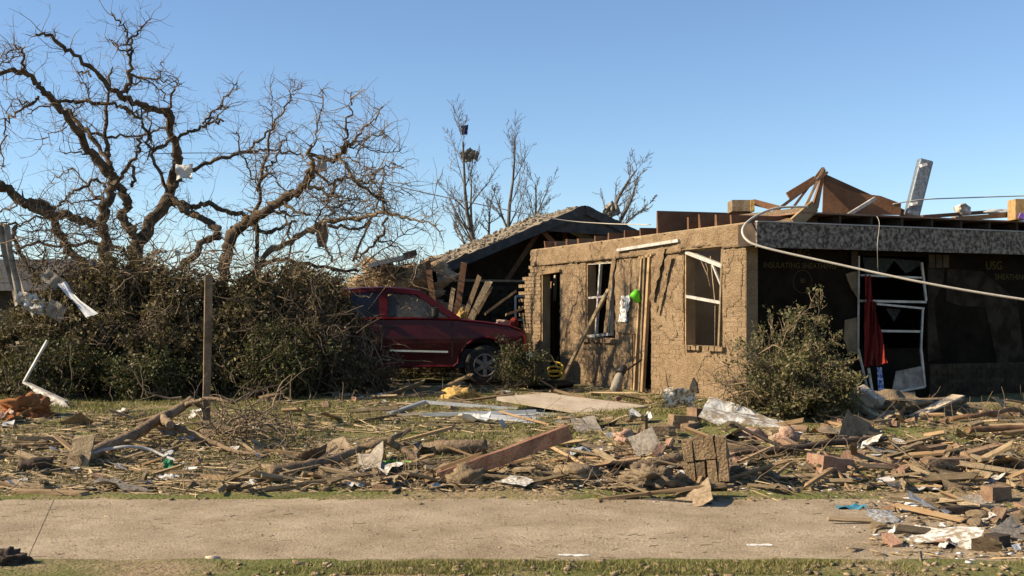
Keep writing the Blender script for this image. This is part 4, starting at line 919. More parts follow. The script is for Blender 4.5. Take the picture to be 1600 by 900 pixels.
def gbase(px, Y): x = (px - 800) / F * Y; return Vector((x, Y, gh(x, Y)))
brush('brush_heap', 'brown leafy brush at the far left below the torn plastic', gbase(40, 18.6), [bb(20, 560, 18.6, .9, .7, .65, 1), bb(60, 520, 19.0, .7, .7, .55, .7)], 170, 8, .064, 'heapleaf', 31, cat='brush')
brush('brush_heap', 'dense brown brush heap under the trunk of the dead tree', gbase(185, 18.8), [bb(150, 540, 18.6, .9, .7, .75, 1), bb(205, 452, 19.2, .7, .7, .62, 1), bb(130, 470, 19.2, .6, .6, .5, .6)], 200, 11, .064, 'heapleaf', 32, cat='brush')
brush('brush_heap', 'tall brown brush heap just left of the leaning wooden post', gbase(280, 18.6), [bb(270, 540, 18.5, .85, .7, .75, 1), bb(290, 470, 19.0, .75, .7, .52, .9)], 200, 11, .064, 'heapleaf', 33, cat='brush')
brush('brush_heap', 'brown and green brush heap just right of the wooden post', gbase(380, 18.6), [bb(375, 545, 18.5, .8, .7, .75, 1), bb(385, 475, 19.0, .7, .7, .42, .9)], 200, 11, .064, 'heapleaf', 34, cat='brush')
brush('brush_heap', 'ragged brush piled against the tail of the red truck', gbase(480, 18.9), [bb(470, 545, 18.8, .75, .6, .75, 1), bb(455, 450, 19.4, .75, .7, .42, .8), bb(530, 575, 18.9, .45, .5, .45, .5)], 170, 6, .055, 'heapleaf', 35, cat='brush')
brush('brush_heap', 'tall ragged brush leaning on the rear of the truck cab', gbase(505, 20.2), [bb(500, 500, 20.2, .50, .5, .70, 1), bb(470, 440, 20.4, .55, .5, .35, .6), bb(545, 530, 20.0, .35, .4, .45, .5)], 160, 10, .062, 'heapleaf', 44, cat='brush', bare=.2)
brush('green_bush', 'low green bush at the foot of the brush right of the dead trunk', gbase(235, 17.6), [bb(230, 590, 17.6, .75, .35, .40, 1)], 110, 7, .05, 'greenleaf', 36, cat='bush')
brush('green_bush', 'low dark green bush among the brush at the far left', gbase(60, 17.7), [bb(75, 575, 17.7, .8, .35, .48, 1)], 120, 7, .05, 'greenleaf', 37, cat='bush')
brush('green_bush', 'green bush growing between the wooden post and the truck', gbase(420, 17.8), [bb(430, 565, 17.8, .7, .35, .6, 1)], 120, 7, .05, 'greenleaf', 38, cat='bush')
brush('green_bush', 'small green bush in front of the truck front wheel', gbase(806, 19.8), [bb(808, 566, 19.8, .36, .3, .38, 1)], 60, 7, .045, 'greenleaf', 39, cat='bush', rise=.12)
brush('brush_heap', 'ragged low brush and twigs hiding the truck door sill', gbase(585, 19.6), [bb(575, 580, 19.6, .50, .4, .42, 1)], 110, 5, .05, 'heapleaf', 42, cat='brush', bare=.3)
brush('brush_heap', 'brush added on the ground behind the truck wheels to darken the gap', gbase(630, 24.0), [bb(630, 570, 24.0, 1.6, .4, .42, 1)], 110, 5, .07, 'heapleaf', 43, cat='brush')  # brush added so the gap under the truck stays dark
brush('brush_heap', 'sunlit tangle of torn branches seen through the truck cab', gbase(600, 24.9), [bb(620, 478, 24.9, 1.0, .5, .5, 1), bb(560, 440, 25.5, 1.2, .8, .40, .7)], 130, 4, .05, 'shrubleaf', 40, cat='brush', bare=.5)
def sprays(name, label, base, tips, per, size, seed):
    random.seed(seed); o = thing(name, base, label, 'shrub'); st = MB(); cen = []
    for (x, y, Y) in tips:
        e = P(x, y, Y); b_ = Vector(base) + Vector((random.gauss(0, .16), random.gauss(0, .12), .03)); m_ = b_.lerp(e, .5) + Vector((random.gauss(-.08, .1), random.gauss(0, .1), random.gauss(.10, .08)))
        S = spline([b_, m_, e], 6, .012); n = len(S); st.tube(S, [.014 * (1 - .8 * i / (n - 1)) for i in range(n)], 5, cap=False)
        for i in range(n // 3, n):
            for _ in range(3):
                t = (S[i] - S[i - 1]).normalized(); pp, rr = crook(S[i], t + Vector((random.gauss(0, .6), random.gauss(0, .6), random.gauss(0, .5))), random.uniform(.08, .26), .005, 4, .25); st.tube(pp, rr, 3, cap=False)
                if random.random() < .85: cen += [tuple(pp[2]), tuple(pp[3]), tuple(pp[4])]
    st.build('stems', M['twig'], o, kind='stuff'); V, Q = leaves(cen, per, size, .028)
    tag(fresh('foliage', quick_mesh('foliage', V - np.array(WL[o])[None, :], Q, M['shrubleaf']), WL[o], o), kind='stuff'); return o
random.seed(88)
TIPS = [(1282, 476), (1268, 470), (1250, 488), (1275, 500), (1232, 498), (1205, 506), (1188, 516), (1172, 540), (1150, 566), (1142, 600), (1150, 630), (1300, 530), (1318, 566), (1330, 600), (1338, 632), (1345, 655), (1320, 640), (1290, 600)]
TIPS = [(x, y, 14.8 + random.uniform(-.5, .4)) for x, y in TIPS] + [(random.gauss(1235, 42), random.triangular(505, 650, 590), 14.7 + random.uniform(-.6, .5)) for _ in range(44)] + [(random.gauss(1300, 22), random.uniform(585, 660), 14.5 + random.uniform(-.5, .4)) for _ in range(16)]
sprays('uprooted_shrub', 'uprooted dusty green shrub lying against the house corner', gbase(1255, 14.9), TIPS, 5, .042, 41)
def timber(name, a, b, w, h, matn, label, cat='board', up=(0, 0, 1), jag=.02, group=None):
    a = Vector(a); b = Vector(b); q = MB(); n = 6; d = (b - a); L = d.length; d.normalize(); up = Vector(up)
    if abs(d.dot(up)) > .95: up = Vector((0, 1, 0))
    x = d.cross(up).normalized(); y = x.cross(d)
    bow = random.uniform(-.01, .01) * L
    for i in range(n + 1):
        t = i / n; c = a.lerp(b, t) + y * (bow * math.sin(math.pi * t)); e = random.uniform(-jag, jag)
        for si, sj in ((-1, -1), (1, -1), (1, 1), (-1, 1)):
            ee = random.uniform(-jag, jag) if i in (0, n) else 0
            q.v.append(tuple(c + x * (si * w / 2 * random.uniform(.94, 1.04)) + y * (sj * h / 2 * random.uniform(.92, 1.05)) + d * ee))
    for i in range(n):
        for k in range(4): q.f.append([i * 4 + k, i * 4 + (k + 1) % 4, i * 4 + 4 + (k + 1) % 4, i * 4 + 4 + k]); q.sm.append(False)
    q.f.append([3, 2, 1, 0]); q.sm.append(False); q.f.append([n * 4 + k for k in range(4)]); q.sm.append(False)
    return q.build(name, M[matn], label=label, cat=cat, group=group)
def tangle(name, label, c, r, n, seed, matn='twig', L=(.3, .9), rr=.008, cat='branches', group=None):
    random.seed(seed); q = MB()
    for _ in range(n):
        p = Vector(c) + Vector((random.gauss(0, r[0] * .5), random.gauss(0, r[1] * .5), abs(random.gauss(0, r[2] * .6))))
        pp, ra = crook(p, (random.gauss(0, 1), random.gauss(0, .6), random.gauss(.1, .5)), random.uniform(*L), rr * random.uniform(.6, 1.8), 6, .3); q.tube(pp, ra, 5, cap=False)
        for k in (2, 3, 4):
            if random.random() < .7:
                p2, r2 = crook(pp[k], (random.gauss(0, 1), random.gauss(0, .6), random.gauss(.1, .7)), random.uniform(.1, .35), rr * .5, 4, .4); q.tube(p2, r2, 4, cap=False)
    return q.build(name, M[matn], label=label, cat=cat, group=group, kind='stuff')
lump('rubble_heap', P(612, 474, 25.2), (1.25, .6, .66), 'clod', 'heap of roof rubble between the truck and the shingle roof', 'rubble', 6, .9, 5)
for k, (x0, y0, x1, y1) in enumerate(((566, 428, 640, 412), (590, 440, 676, 420), (580, 416, 620, 436), (620, 430, 690, 402), (560, 440, 600, 424))):
    timber('rubble_plank', P(x0, y0, 24.4), P(x1, y1, 24.5), .09, .03, 'oldwood' if k % 2 else 'wood', ('lowest', 'broad', 'short steep', 'highest', 'leftmost')[k] + ' plank lying on the roof rubble heap behind the truck', 'plank', jag=.05)
tangle('branch_tangle', 'pale tangle of snapped branches on the low end of the shingle roof', P(620, 434, 24.6), (1.0, .5, .30), 220, 51)
tangle('branch_tangle', 'dense pale twig tangle hanging from the broken tree above the truck', P(555, 340, 20.6), (1.25, .6, .75), 170, 61, L=(.3, 1.0), rr=.007)
tangle('branch_tangle', 'snarl of bare twigs round the forks of the big dead tree', P(130, 375, 20.6), (1.3, .6, .45), 130, 62, 'brushtwig', L=(.3, .9), rr=.007)
tangle('branch_tangle', 'bare brown stems splayed at the left of the uprooted shrub', P(1170, 640, 14.9), (.35, .3, .55), 90, 52, L=(.3, .7))
tangle('branch_tangle', 'grey brown twigs hanging in front of the truck door', P(560, 575, 19.2), (.5, .3, .55), 40, 53)
tangle('branch_tangle', 'bare twigs tangled on the ground beside the torn limb', G(370, 690), (.55, .4, .35), 80, 54)
tangle('branch_tangle', 'bare twigs crowning the brush heap below the dead tree', P(300, 440, 19.0), (2.0, .7, .42), 260, 55, 'twig', L=(.3, 1.0))
tangle('branch_tangle', 'snapped twigs poking out of the brush face left of the post', P(200, 540, 18.0), (1.7, .3, .6), 90, 57, 'brushtwig', L=(.25, .7))
tangle('branch_tangle', 'snapped twigs poking out of the brush between post and truck', P(450, 530, 18.1), (1.0, .3, .6), 70, 58, 'brushtwig', L=(.25, .7))
tangle('branch_tangle', 'dry twigs over the left brush beside the torn plastic', P(90, 430, 19.4), (.9, .6, .5), 110, 56, 'brushtwig', L=(.3, 1.0))
def leafstuff():
    pass

# ------------------------------------------------------------------ things standing or lying in the yard
def logline(name, pts, r0, r1, matn, label, cat='log', branches=(), n=10):
    o = thing(name, pts[0], label, cat); S = spline([Vector(p) for p in pts], 5, .006); m = len(S)
    q = MB(); q.tube(S, [(r0 + (r1 - r0) * i / (m - 1)) * (1 + .18 * noise.noise(S[i] * 9)) for i in range(m)], n); q.build('stem', M[matn], o)
    for bp, a, b in branches:
        S = spline([Vector(p) for p in bp], 4, .006); q = MB(); q.tube(S, [a + (b - a) * i / (len(S) - 1) for i in range(len(S))], 7); q.build('side_branch', M[matn], o)
    return o
random.seed(77)
pb = G(322, 668); timber('wooden_post', pb, P(326, 430, pb.y),   .09, .045, 'log', 'weathered square wooden post standing before the brush heap', 'post', up=(.42, -.91, 0))
b0 = G(688, 748, .05); timber('painted_beam', b0, P(889, 675, b0.y + .15), .13, .14, 'redwood', 'reddish painted beam propped up with its cut end in the air', 'beam', jag=.004)
lump('root_clump', G(728, 756, .02) + Vector((0, 0, .05)), (.17, .15, .12), 'clod', 'shaggy dark clump of roots and mud under the painted beam', 'root clump', 4, .6)
s0 = G(118, 722, .05)
def GU(px, py, up): return G(px, py, up)
logline('torn_limb', [GU(118, 722, .05), GU(170, 697, .10), GU(212, 678, .16), GU(248, 655, .22), GU(278, 640, .28), GU(300, 624, .36)], .075, .05, 'log', 'thick torn tree limb rising from the grass toward the post', 'limb',
    [([GU(255, 652, .24), GU(262, 660, .25), GU(266, 664, .27)], .05, .045), ([GU(290, 632, .32), GU(330, 622, .4), GU(365, 628, .36), GU(395, 612, .42), GU(440, 600, .4)], .03, .008), ([GU(240, 662, .15), GU(290, 672, .12), GU(330, 690, .08), GU(370, 705, .05), GU(420, 712, .04)], .045, .015), ([GU(300, 626, .35), GU(318, 640, .22), GU(318, 668, .06)], .03, .02)])
logline('forked_branch', [GU(420, 738, .05), GU(470, 730, .06), GU(515, 720, .08), GU(560, 702, .14), GU(605, 688, .20), GU(640, 672, .24)], .065, .025, 'log', 'forked fallen branch in the middle of the yard', 'branch', [([GU(606, 688, .2), GU(625, 700, .12), GU(652, 718, .04)], .045, .03)])
logline('log', [GU(652, 702, .06), GU(700, 699, .07), GU(760, 697, .07)], .075, .07, 'log', 'short stout log lying behind the forked branch')
logline('dark_log', [GU(34, 728, .05), GU(56, 724, .06), GU(80, 724, .06)], .06, .06, 'darkwood', 'short dark charred log at the left of the yard')
logline('dark_pole', [GU(1140, 708, .05), GU(1220, 702, .08), GU(1300, 693, .1), GU(1385, 685, .1)], .045, .03, 'darkwood', 'long dark pole lying behind the brick chunk', 'pole')
logline('muddy_log', [GU(985, 735, .05), GU(1030, 722, .08), GU(1065, 716, .08)], .06, .05, 'log', 'mud caked log left of the upright brick chunk')
logline('bent_pipe', [GU(115, 724, .02), GU(150, 706, .12), GU(195, 698, .18), GU(238, 705, .13), GU(285, 727, .02)], .016, .016, 'greyplastic', 'grey plastic pipe bent in a low arc over the grass', 'pipe', n=8)
logline('rusty_pipe', [GU(1484, 655, .1), GU(1535, 648, .12), GU(1582, 640, .14)], .03, .03, 'rust', 'rusty pipe slanting up in front of the dark brick base', 'pipe', n=8)
logline('rusty_pipe', [GU(1512, 672, .08), GU(1560, 670, .08), GU(1640, 668, .08)], .035, .035, 'rust', 'rusty pipe lying flat at the right edge of the rubble', 'pipe', n=8)
# upright chunk of soldier-course brickwork
ch = thing('brick_chunk', G(1107, 755), 'upright broken chunk of four brick columns still mortared together', 'brick chunk')
cb = WL[ch]; RZ = Matrix.Rotation(R(-16), 3, 'Z') @ Matrix.Rotation(R(-6), 3, 'Y')
q = MB(); q.box(cb + RZ @ Vector((0, .09, .21)), (.39, .15, .38), RZ); q.build('mortar', M['clod'], ch)
for i in range(4):
    for j in range(2):
        q = MB(); q.box(cb + RZ @ Vector(((i - 1.5) * .103, .03 + random.uniform(-.01, .01), .11 + j * .215 + random.uniform(-.01, .01))), (.092, .20, .205), RZ); q.v = [tuple(Vector(v) + Vector((random.gauss(0, .006), random.gauss(0, .008), random.gauss(0, .007)))) for v in q.v]; q.build('brick', M['mudwall'], ch)
# sheets, panels, frames
def sheet(name, cs, th, matn, label, cat, edge=None):
    q = MB(); a = [Vector(c) for c in cs]; n = len(a); q.add(a + [p - ZU * th for p in a], [list(range(n)), list(range(n, 2 * n))[::-1]] + [(i, n + i, n + (i + 1) % n, (i + 1) % n) for i in range(n)])
    o = q.build(name, M[matn], label=label, cat=cat); b = bmesh.new(); b.from_mesh(o.data); bmesh.ops.recalc_face_normals(b, faces=b.faces); b.to_mesh(o.data); b.free(); return o
sheet('door_panel', [P(776, 620, 15.5), P(853, 614, 16.5), P(1012, 634, 16.1), P(934, 646, 15.1)], .05, 'tanboard', 'dusty tan door panel lying flat before the house', 'panel')
sheet('fallen_panel', [P(716, 646, 14.8), P(790, 641, 15.5), P(946, 650, 15.0), P(920, 659, 14.4), P(842, 661, 14.2)], .025, 'bluepanel', 'pale blue grey sheet lying under the tan door panel', 'panel')
fr = thing('fallen_door_frame', G(663, 640), 'pale metal door frame lying in the grass left of the panels', 'frame')
for p0, p1 in (((602, 649, 15.0), (663, 628, 16.2)), ((663, 628, 16.2), (852, 643, 15.6)), ((602, 650, 15.0), (838, 643, 14.9))):
    q = MB(); q.bar(P(*p0), P(*p1), .07, .045); q.build('frame_bar', M['alu'], fr)
timber('long_plank', GU(205, 735, .02), GU(410, 751, .03), .10, .03, 'wood', 'long fresh tan plank lying along the edge of the yard')
timber('plank', GU(25, 768, .02), GU(132, 771, .03), .13, .03, 'wood', 'broad tan plank at the near left corner of the yard')
timber('plank', GU(40, 757, .02), GU(76, 759, .03), .11, .02, 'oldwood', 'short grey plank behind the broad tan plank')
timber('thin_lath', GU(0, 665, .02), GU(150, 672, .02), .07, .02, 'oldwood', 'long pale lath in the grass at the far left')
timber('thin_lath', GU(10, 698, .02), GU(172, 690, .03), .05, .03, 'wood', 'thin tan lath behind the torn bark slab')
timber('bark_slab', GU(122, 724, .03), P(132, 684, 12.0), .22, .04, 'oldwood', 'pale torn slab of bark leaning in the grass', 'bark', up=(0, 1, .3), jag=.06)
timber('stick', GU(1010, 692, 0), P(1010, 648, G(1010, 692).y), .03, .03, 'darkwood', 'dark stake standing upright in the rubble', 'stake')
timber('stick', GU(990, 700, 0), P(1000, 668, G(990, 700).y), .025, .02, 'rust', 'thin rusty stake leaning beside the dark stake', 'stake')
timber('stick', GU(1108, 771, 0), P(1109, 748, G(1108, 771).y), .035, .03, 'oldwood', 'small stub of board sticking up before the brick chunk', 'stake')
timber('leaning_pole', P(880, 592, 21.2), LW(951, 452, -.05), .07, .05, 'oldwood', 'long pole leaning against the twin sash window', 'pole')
# lumber standing behind the truck
for (x0, y0), (x1, y1), w, lab, mt_ in (((681, 500), (668, 408), .12, 'leaning post with a pale patch behind the truck windscreen', 'brownwood'), ((712, 505), (725, 411), .13, 'tall plank standing upright behind the truck bonnet', 'brownwood'), ((700, 505), (708, 452), .09, 'short plank standing left of the tall plank', 'oldwood'),
        ((724, 500), (749, 432), .10, 'tan plank leaning right behind the truck bonnet', 'wood'), ((735, 500), (764, 440), .14, 'dark broad plank leaning beside the tan plank', 'oldwood'), ((745, 490), (768, 448), .07, 'splintered plank tip at the right of the leaning lumber', 'wood'), ((758, 490), (806, 455), .05, 'thin pale lath slanting up right of the leaning lumber', 'wood'), ((790, 492), (817, 482), .05, 'short tan lath near the toothed brick pillar', 'wood')):
    timber('plank', P(x0, y0, 24.0), P(x1, y1, 24.2), w, .05, mt_, lab, 'plank', up=(0, 1, 0), jag=.04)
sheet('paper_patch', [P(676, 424, 23.9), P(681, 424, 23.9), P(683, 440, 23.9), P(677, 440, 23.9)], .01, 'paper', 'torn white paper stuck to the leaning post', 'paper')
lump('insulation_wad', P(722, 494, 23.8), (.10, .1, .14), 'insul', 'yellow insulation wad at the foot of the leaning lumber', 'insulation', 4, .5)
lump('toy_bundle', P(785, 506, 23.3), (.16, .12, .09), 'pinkins', 'pinkish stuffed bundle behind the truck bonnet', 'bundle', 2, .4); lump('red_bundle', P(803, 505, 23.2), (.09, .1, .11), 'redcloth', 'round red bundle beside the brick pillar', 'bundle', 6, .3)
lump('insulation_wad', G(718, 624) + Vector((0, 0, .05)), (.26, .18, .13), 'insul', 'fluffy yellow insulation wad on the ground near the front wheel', 'insulation', 9, .7, 4)
# small things round the house
ld = G(855, 606); q = MB(); q.tube([(ld.x, ld.y, .05), (ld.x, ld.y + .01, .10)], .47, 32); q.tube([(ld.x + .46 * math.cos(t), ld.y + .46 * math.sin(t), .10) for t in np.linspace(0, 6.283, 33)], .03, 6)
q.build('round_lid', M['tyre'], label='round black lid lying by the doorway', cat='lid')
tm = thing('string_trimmer', G(962, 612), 'dusty string trimmer leaning in the narrow doorway', 'trimmer')
a = P(966, 600, 18.6); q = MB(); q.tube([P(973, 582, 18.6), P(988, 572, 18.7), P(1003, 562, 18.8)], .016, 8); q.build('shaft', M['blackplastic'], tm)
q = MB(); q.tube([P(962, 612, 18.5), P(964, 600, 18.5), P(968, 588, 18.5), P(973, 580, 18.6)], [.10, .09, .07, .05], 10); q.build('guard', M['greycloth'], tm); q = MB(); q.tube([P(968, 584, 18.5), P(976, 574, 18.6)], [.075, .06], 10); q.build('motor', M['blackplastic'], tm)
hs = [P(868 + 12 * math.sin(t * 2.1) , 572 - 6 * math.cos(t * 2.1) + t * 2.2, 20.9 + .1 * math.cos(t * 3)) for t in np.linspace(0, 8, 40)]
q = MB(); q.tube(hs, .018, 6); q.build('garden_hose', M['yellow'], label='coiled yellow hose against the muddy wall', cat='hose')
cp = LW(994, 464, -.10); q = MB(); q.tube([cp + Vector((-.06, 0, .08)), cp + Vector((-.01, 0, .03)), cp + Vector((.04, 0, -.09))], [.09, .085, .05], 12, cap=True); q.build('lime_cup', M['lime'], label='bright lime green plastic cup hung on the wall', cat='cup')
q = MB(); p = [LW(1076, 613, -.03), LW(1090, 613, -.03), LW(1088, 598, -.03), LW(1083, 590, -.03), LW(1078, 602, -.03)]; q.add(p + [x + EA * .03 for x in p], [(4, 3, 2, 1, 0), (5, 6, 7, 8, 9)] + [(i, (i + 1) % 5, 5 + (i + 1) % 5, 5 + i) for i in range(5)]); q.build('black_shard', M['blackplastic'], label='pointed black shard leaning at the foot of the muddy wall', cat='shard')
# white sheets
cloth('white_sheet', subdiv_rows([(P(1108, 620, 14.6), P(1092, 650, 14.0)), (P(1150, 632, 14.5), P(1130, 668, 13.8)), (P(1200, 652, 14.3), P(1190, 683, 13.6)), (P(1255, 662, 14.2), P(1245, 688, 13.5))], 5), 'whitecloth', 'muddy white sheet crumpled below the uprooted shrub', 'sheet', .05)
scrap('speckled_sheet', P(1060, 624, 15.3), .42, .34, 'speckle', 'crumpled white speckled sheet at the foot of the muddy wall', 'sheet', 3, amp=.4, tilt=.5)
scrap('white_rag', G(935 + 65, 655, .05) + Vector((0, 0, .05)), .25, .25, 'paper', 'white plastic rag before the tan door panel', 'rag', 7, True, .5)
scrap('bag', G(744, 657, .04) + Vector((0, 0, .04)), .34, .2, 'paper', 'white plastic bags in the grass before the pale sheet', 'plastic bag', 11, True, .6)
# left: cloth, bent metal and torn plastic in the brush
lump('rust_cloth', G(36, 652, .0) + Vector((0, 0, .08)), (.36, .22, .17), 'orangecloth', 'rust orange cloth heaped at the left edge', 'cloth', 3, .75, 4)
scrap('pink_cloth', G(6, 654, .05) + Vector((0, 0, .06)), .25, .2, 'pinkins', 'pink cloth at the edge of the rust orange cloth', 'cloth', 4, True, .5)
bm_o = thing('bent_sheet_metal', G(75, 648), 'bent white sheet metal strip at the left brush', 'sheet metal')
q = MB(); q.bar(P(74, 532, 17.0), P(38, 596, 16.8), .07, .03); q.bar(P(38, 597, 16.8), P(104, 628, 16.4), .07, .03); q.build('strip', M['whitemetal'], bm_o)
q = MB(); q.add([P(45, 603, 16.7), P(104, 630, 16.3), P(112, 642, 16.3), P(100, 650, 16.3), P(62, 622, 16.5)], [(0, 1, 2, 3, 4)]); q.build('panel', M['whitecloth'], bm_o)
cloth('plastic_strip', subdiv_rows([(P(90, 444, 18.0), P(104, 440, 18.1)), (P(105, 462, 17.9), P(112, 456, 18.0)), (P(118, 474, 17.8), P(126, 470, 17.9)), (P(134, 496, 17.7), P(154, 490, 17.8))], 4), 'paper', 'bright white plastic strip draped over the left brush', 'plastic strip', .015, 5)
cloth('torn_plastic', subdiv_rows([(P(-6, 350, 18.4), P(14, 352, 18.4)), (P(4, 395, 18.4), P(20, 392, 18.4)), (P(12, 430, 18.4), P(30, 428, 18.4)), (P(22, 478, 18.3), P(44, 472, 18.3))], 4), 'greycloth', 'long torn pale plastic hanging at the left edge', 'plastic', .04, 6)
wad('foam_wad', P(54, 470, 18.0), .24, 'whitecloth', 'cream foam wad in the left brush', 'foam', 5)
scrap('torn_sheet', P(88, 486, 18.0), .30, .26, 'greycloth', 'grey brown sheet wedged in the left brush', 'sheet', 8, amp=.2, rot=.5)
scrap('torn_sheet', P(80, 435, 18.6), .30, .2, 'greycloth', 'grey flap hanging above the white plastic strip', 'sheet', 9, amp=.2, rot=.7)
timber('grey_board', G(520, 612), P(514, 578, G(520, 612).y), .16, .03, 'greycloth', 'grey broken board standing at the foot of the truck brush', 'board', up=(0, 1, 0), jag=.05)
lump('shadow_clump', Vector((-3.3, 7.5, -.30)), (.12, .10, .06), 'darkwood', 'dark lump in place of a cast shadow at the bottom left corner of the pavement', 'clump', 4, .7, 4)  # dark lump stands in for the shadow falling on this corner
# lumber and wreckage under the gutted window
for (x0, y0, Y0_), (x1, y1, Y1_), w, h, mt_, lab in (((1284, 572, 15.9), (1326, 628, 15.2), .16, .04, 'tanboard', 'pale board sloping down right beside the shrub'), ((1300, 566, 16.2), (1345, 620, 15.6), .14, .05, 'oldwood', 'muddy board sloping behind the pale board'), ((1312, 592, 15.6), (1358, 634, 15.0), .14, .04, 'wood', 'tan board with a shadow across it under the window'),
        ((1342, 608, 15.4), (1372, 628, 15.1), .16, .12, 'tanboard', 'short thick block under the red curtain'), ((1388, 625, 15.6), (1454, 634, 15.8), .20, .10, 'tanboard', 'flat tan block under the hanging screen'), ((1290, 605, 15.4), (1400, 668, 14.5), .12, .05, 'oldwood', 'long muddy board running down from the shrub'),
        ((1420, 655, 14.8), (1497, 618, 15.2), .20, .02, 'tanboard', 'curled tan sheet standing right of the flat block'), ((1350, 640, 15.0), (1420, 654, 14.7), .13, .05, 'wood', 'muddy tan board lying below the blue cloth')):
    timber('broken_board', P(x0, y0, Y0_), P(x1, y1, Y1_), w, h, mt_, lab, 'board', jag=.04)
lump('mud_mound', Vector((5.0, 15.6, .05)), (.95, .5, .17), 'clod', 'mound of mud and rubble under the gutted window', 'mound', 4, .6, 4)
# blocks in the rubble on the right
def block(px, py, sz, rz, mt_, label, cat='block', tilt=0.0, nm='rubble_block'):
    p = G(px, py, .0); b = bmesh.new(); bmesh.ops.create_cube(b, size=1); bmesh.ops.subdivide_edges(b, edges=b.edges, cuts=3, use_grid_fill=True)
    Mx = Matrix.Rotation(rz, 3, 'Z') @ Matrix.Rotation(tilt, 3, 'Y'); vs = []
    for v in b.verts:
        c = Vector((v.co.x * sz[0], v.co.y * sz[1], v.co.z * sz[2])); c *= 1 + .10 * noise.noise(v.co * 3 + Vector((px, py, 0))); vs.append(p + Mx @ c + Vector((0, 0, sz[2] * .42)))
    fs = [[v.index for v in f.verts] for f in b.faces]; b.free(); q = MB(); q.add(vs, fs); return q.build(nm, M[mt_], label=label, cat=cat)
block(1296, 742, (.34, .3, .20), .3, 'pinkbrick', 'large pinkish mud caked chunk right of the upright brick chunk', tilt=.15)
block(1335, 720, (.22, .16, .10), -.4, 'pinkbrick', 'flat pink chunk behind the large pinkish chunk')
block(1448, 715, (.42, .12, .12), .25, 'brick', 'long brown block lying behind the rubble berm', tilt=-.12); block(1478, 735, (.44, .14, .13), .15, 'brick', 'long brown block in front of the other long block')
block(1537, 715, (.46, .14, .11), .3, 'brick', 'brown slab tilted up at the right of the berm', tilt=-.18); block(1562, 738, (.36, .2, .10), .7, 'mudwall', 'muddy slab leaning right of the long blocks', tilt=-.4)
block(1520, 792, (.34, .42, .05), .5, 'concrete', 'flat grey concrete piece at the right of the pavement', tilt=.12); block(1556, 785, (.2, .16, .16), .3, 'brick', 'dark sided box chunk beside the concrete piece')
block(1500, 805, (.30, .1, .08), .1, 'darkwood', 'dark block lying on the pavement under the concrete piece'); block(1558, 855, (.14, .12, .10), .6, 'darkwood', 'dark broken clod at the right of the pavement')
block(1066, 668, (.30, .2, .16), .2, 'mudwall', 'mud caked block left of the white sheet', tilt=.1); block(1086, 660, (.1, .2, .2), .5, 'brick', 'brick standing on end by the white sheet'); block(1078, 672, (.10, .3, .09), -.6, 'brick', 'loose brick leaning forward by the white sheet'); block(1030, 680, (.34, .2, .12), .1, 'mudwall', 'flat mud caked slab before the speckled sheet')
lump('mud_roll', G(1020, 762, .03) + Vector((0, 0, .07)), (.20, .14, .10), 'mudsheet', 'pale rolled carpet caked in mud before the log', 'carpet', 7, .9, 4); lump('mud_roll', G(900, 745, .03) + Vector((0, 0, .05)), (.22, .16, .08), 'clod', 'mud caked roll left of the pale carpet roll', 'carpet', 17, .4)
lump('pink_insulation', G(975, 690, .03) + Vector((0, 0, .05)), (.12, .1, .07), 'pinkins', 'pink insulation tuft by the dark stake', 'insulation', 3, .6); lump('pink_insulation', G(1175, 690, .03) + Vector((0, 0, .05)), (.16, .12, .09), 'pinkins', 'pink insulation tuft behind the brick chunk', 'insulation', 13, .6); lump('pink_insulation', G(1230, 690, .03) + Vector((0, 0, .06)), (.12, .1, .09), 'pinkins', 'pink insulation tuft right of the white sheet', 'insulation', 23, .6)
scrap('teal_rag', G(1330, 792, .02), .24, .10, 'teal', 'blue rag lying on the edge of the pavement', 'rag', 4, True, .4); scrap('white_card', G(1452, 764, .03), .22, .12, 'paper', 'folded white card at the right of the rubble', 'card', 6, True, .3)
scrap('green_scrap', G(263, 732, .03) + Vector((0, 0, .04)), .10, .10, 'greenscrap', 'small green scrap beside the long plank', 'scrap', 2, False, .3); scrap('bright_wrapper', G(618, 722, .03), .30, .10, 'lime', 'yellow green wrapper behind the beam', 'wrapper', 12, True, .4)
scrap('clear_film', G(915, 708, .04), .36, .2, 'bluepanel', 'crumpled clear plastic film in the middle rubble', 'plastic film', 15, True, .5); scrap('white_scrap', G(557, 757, .02), .18, .14, 'paper', 'torn white paper at the yard edge below the forked branch', 'paper', 5, True, .4)
scrap('white_scrap', G(32, 750, .02), .16, .12, 'paper', 'white paper scrap in the grass at the far left', 'paper', 25, True, .4); scrap('white_scrap', G(262, 745, .03), .16, .12, 'paper', 'white paper scrap below the long plank', 'paper', 26, True, .5); scrap('white_tube', G(196, 778, .01), .12, .05, 'paper', 'white flattened tube at the edge of the pavement', 'tube', 27, True, .2)
scrap('white_scrap', G(896, 867, .005), .22, .06, 'paper', 'white paper strip lying on the near pavement', 'paper', 28, True, .15); scrap('white_scrap', G(1185, 851, .005), .18, .05, 'paper', 'thin white strip on the right of the pavement', 'paper', 29, True, .15)
lump('tan_pebble', G(332, 877, .0) + Vector((0, 0, .015)), (.06, .04, .025), 'tanboard', 'small tan lump on the near pavement', 'lump', 3, .5, 2)
q = MB(); q.tube([GU(885, 772, .004), GU(960, 776, .006), GU(1040, 782, .006), GU(1112, 788, .004)], .016, 6); q.build('shadow_cord', M['blackplastic'], label='straight dark tube in place of a wire shadow on the pavement before the rubble', cat='shadow line')  # thin dark tube modelled in place of a wire's cast shadow

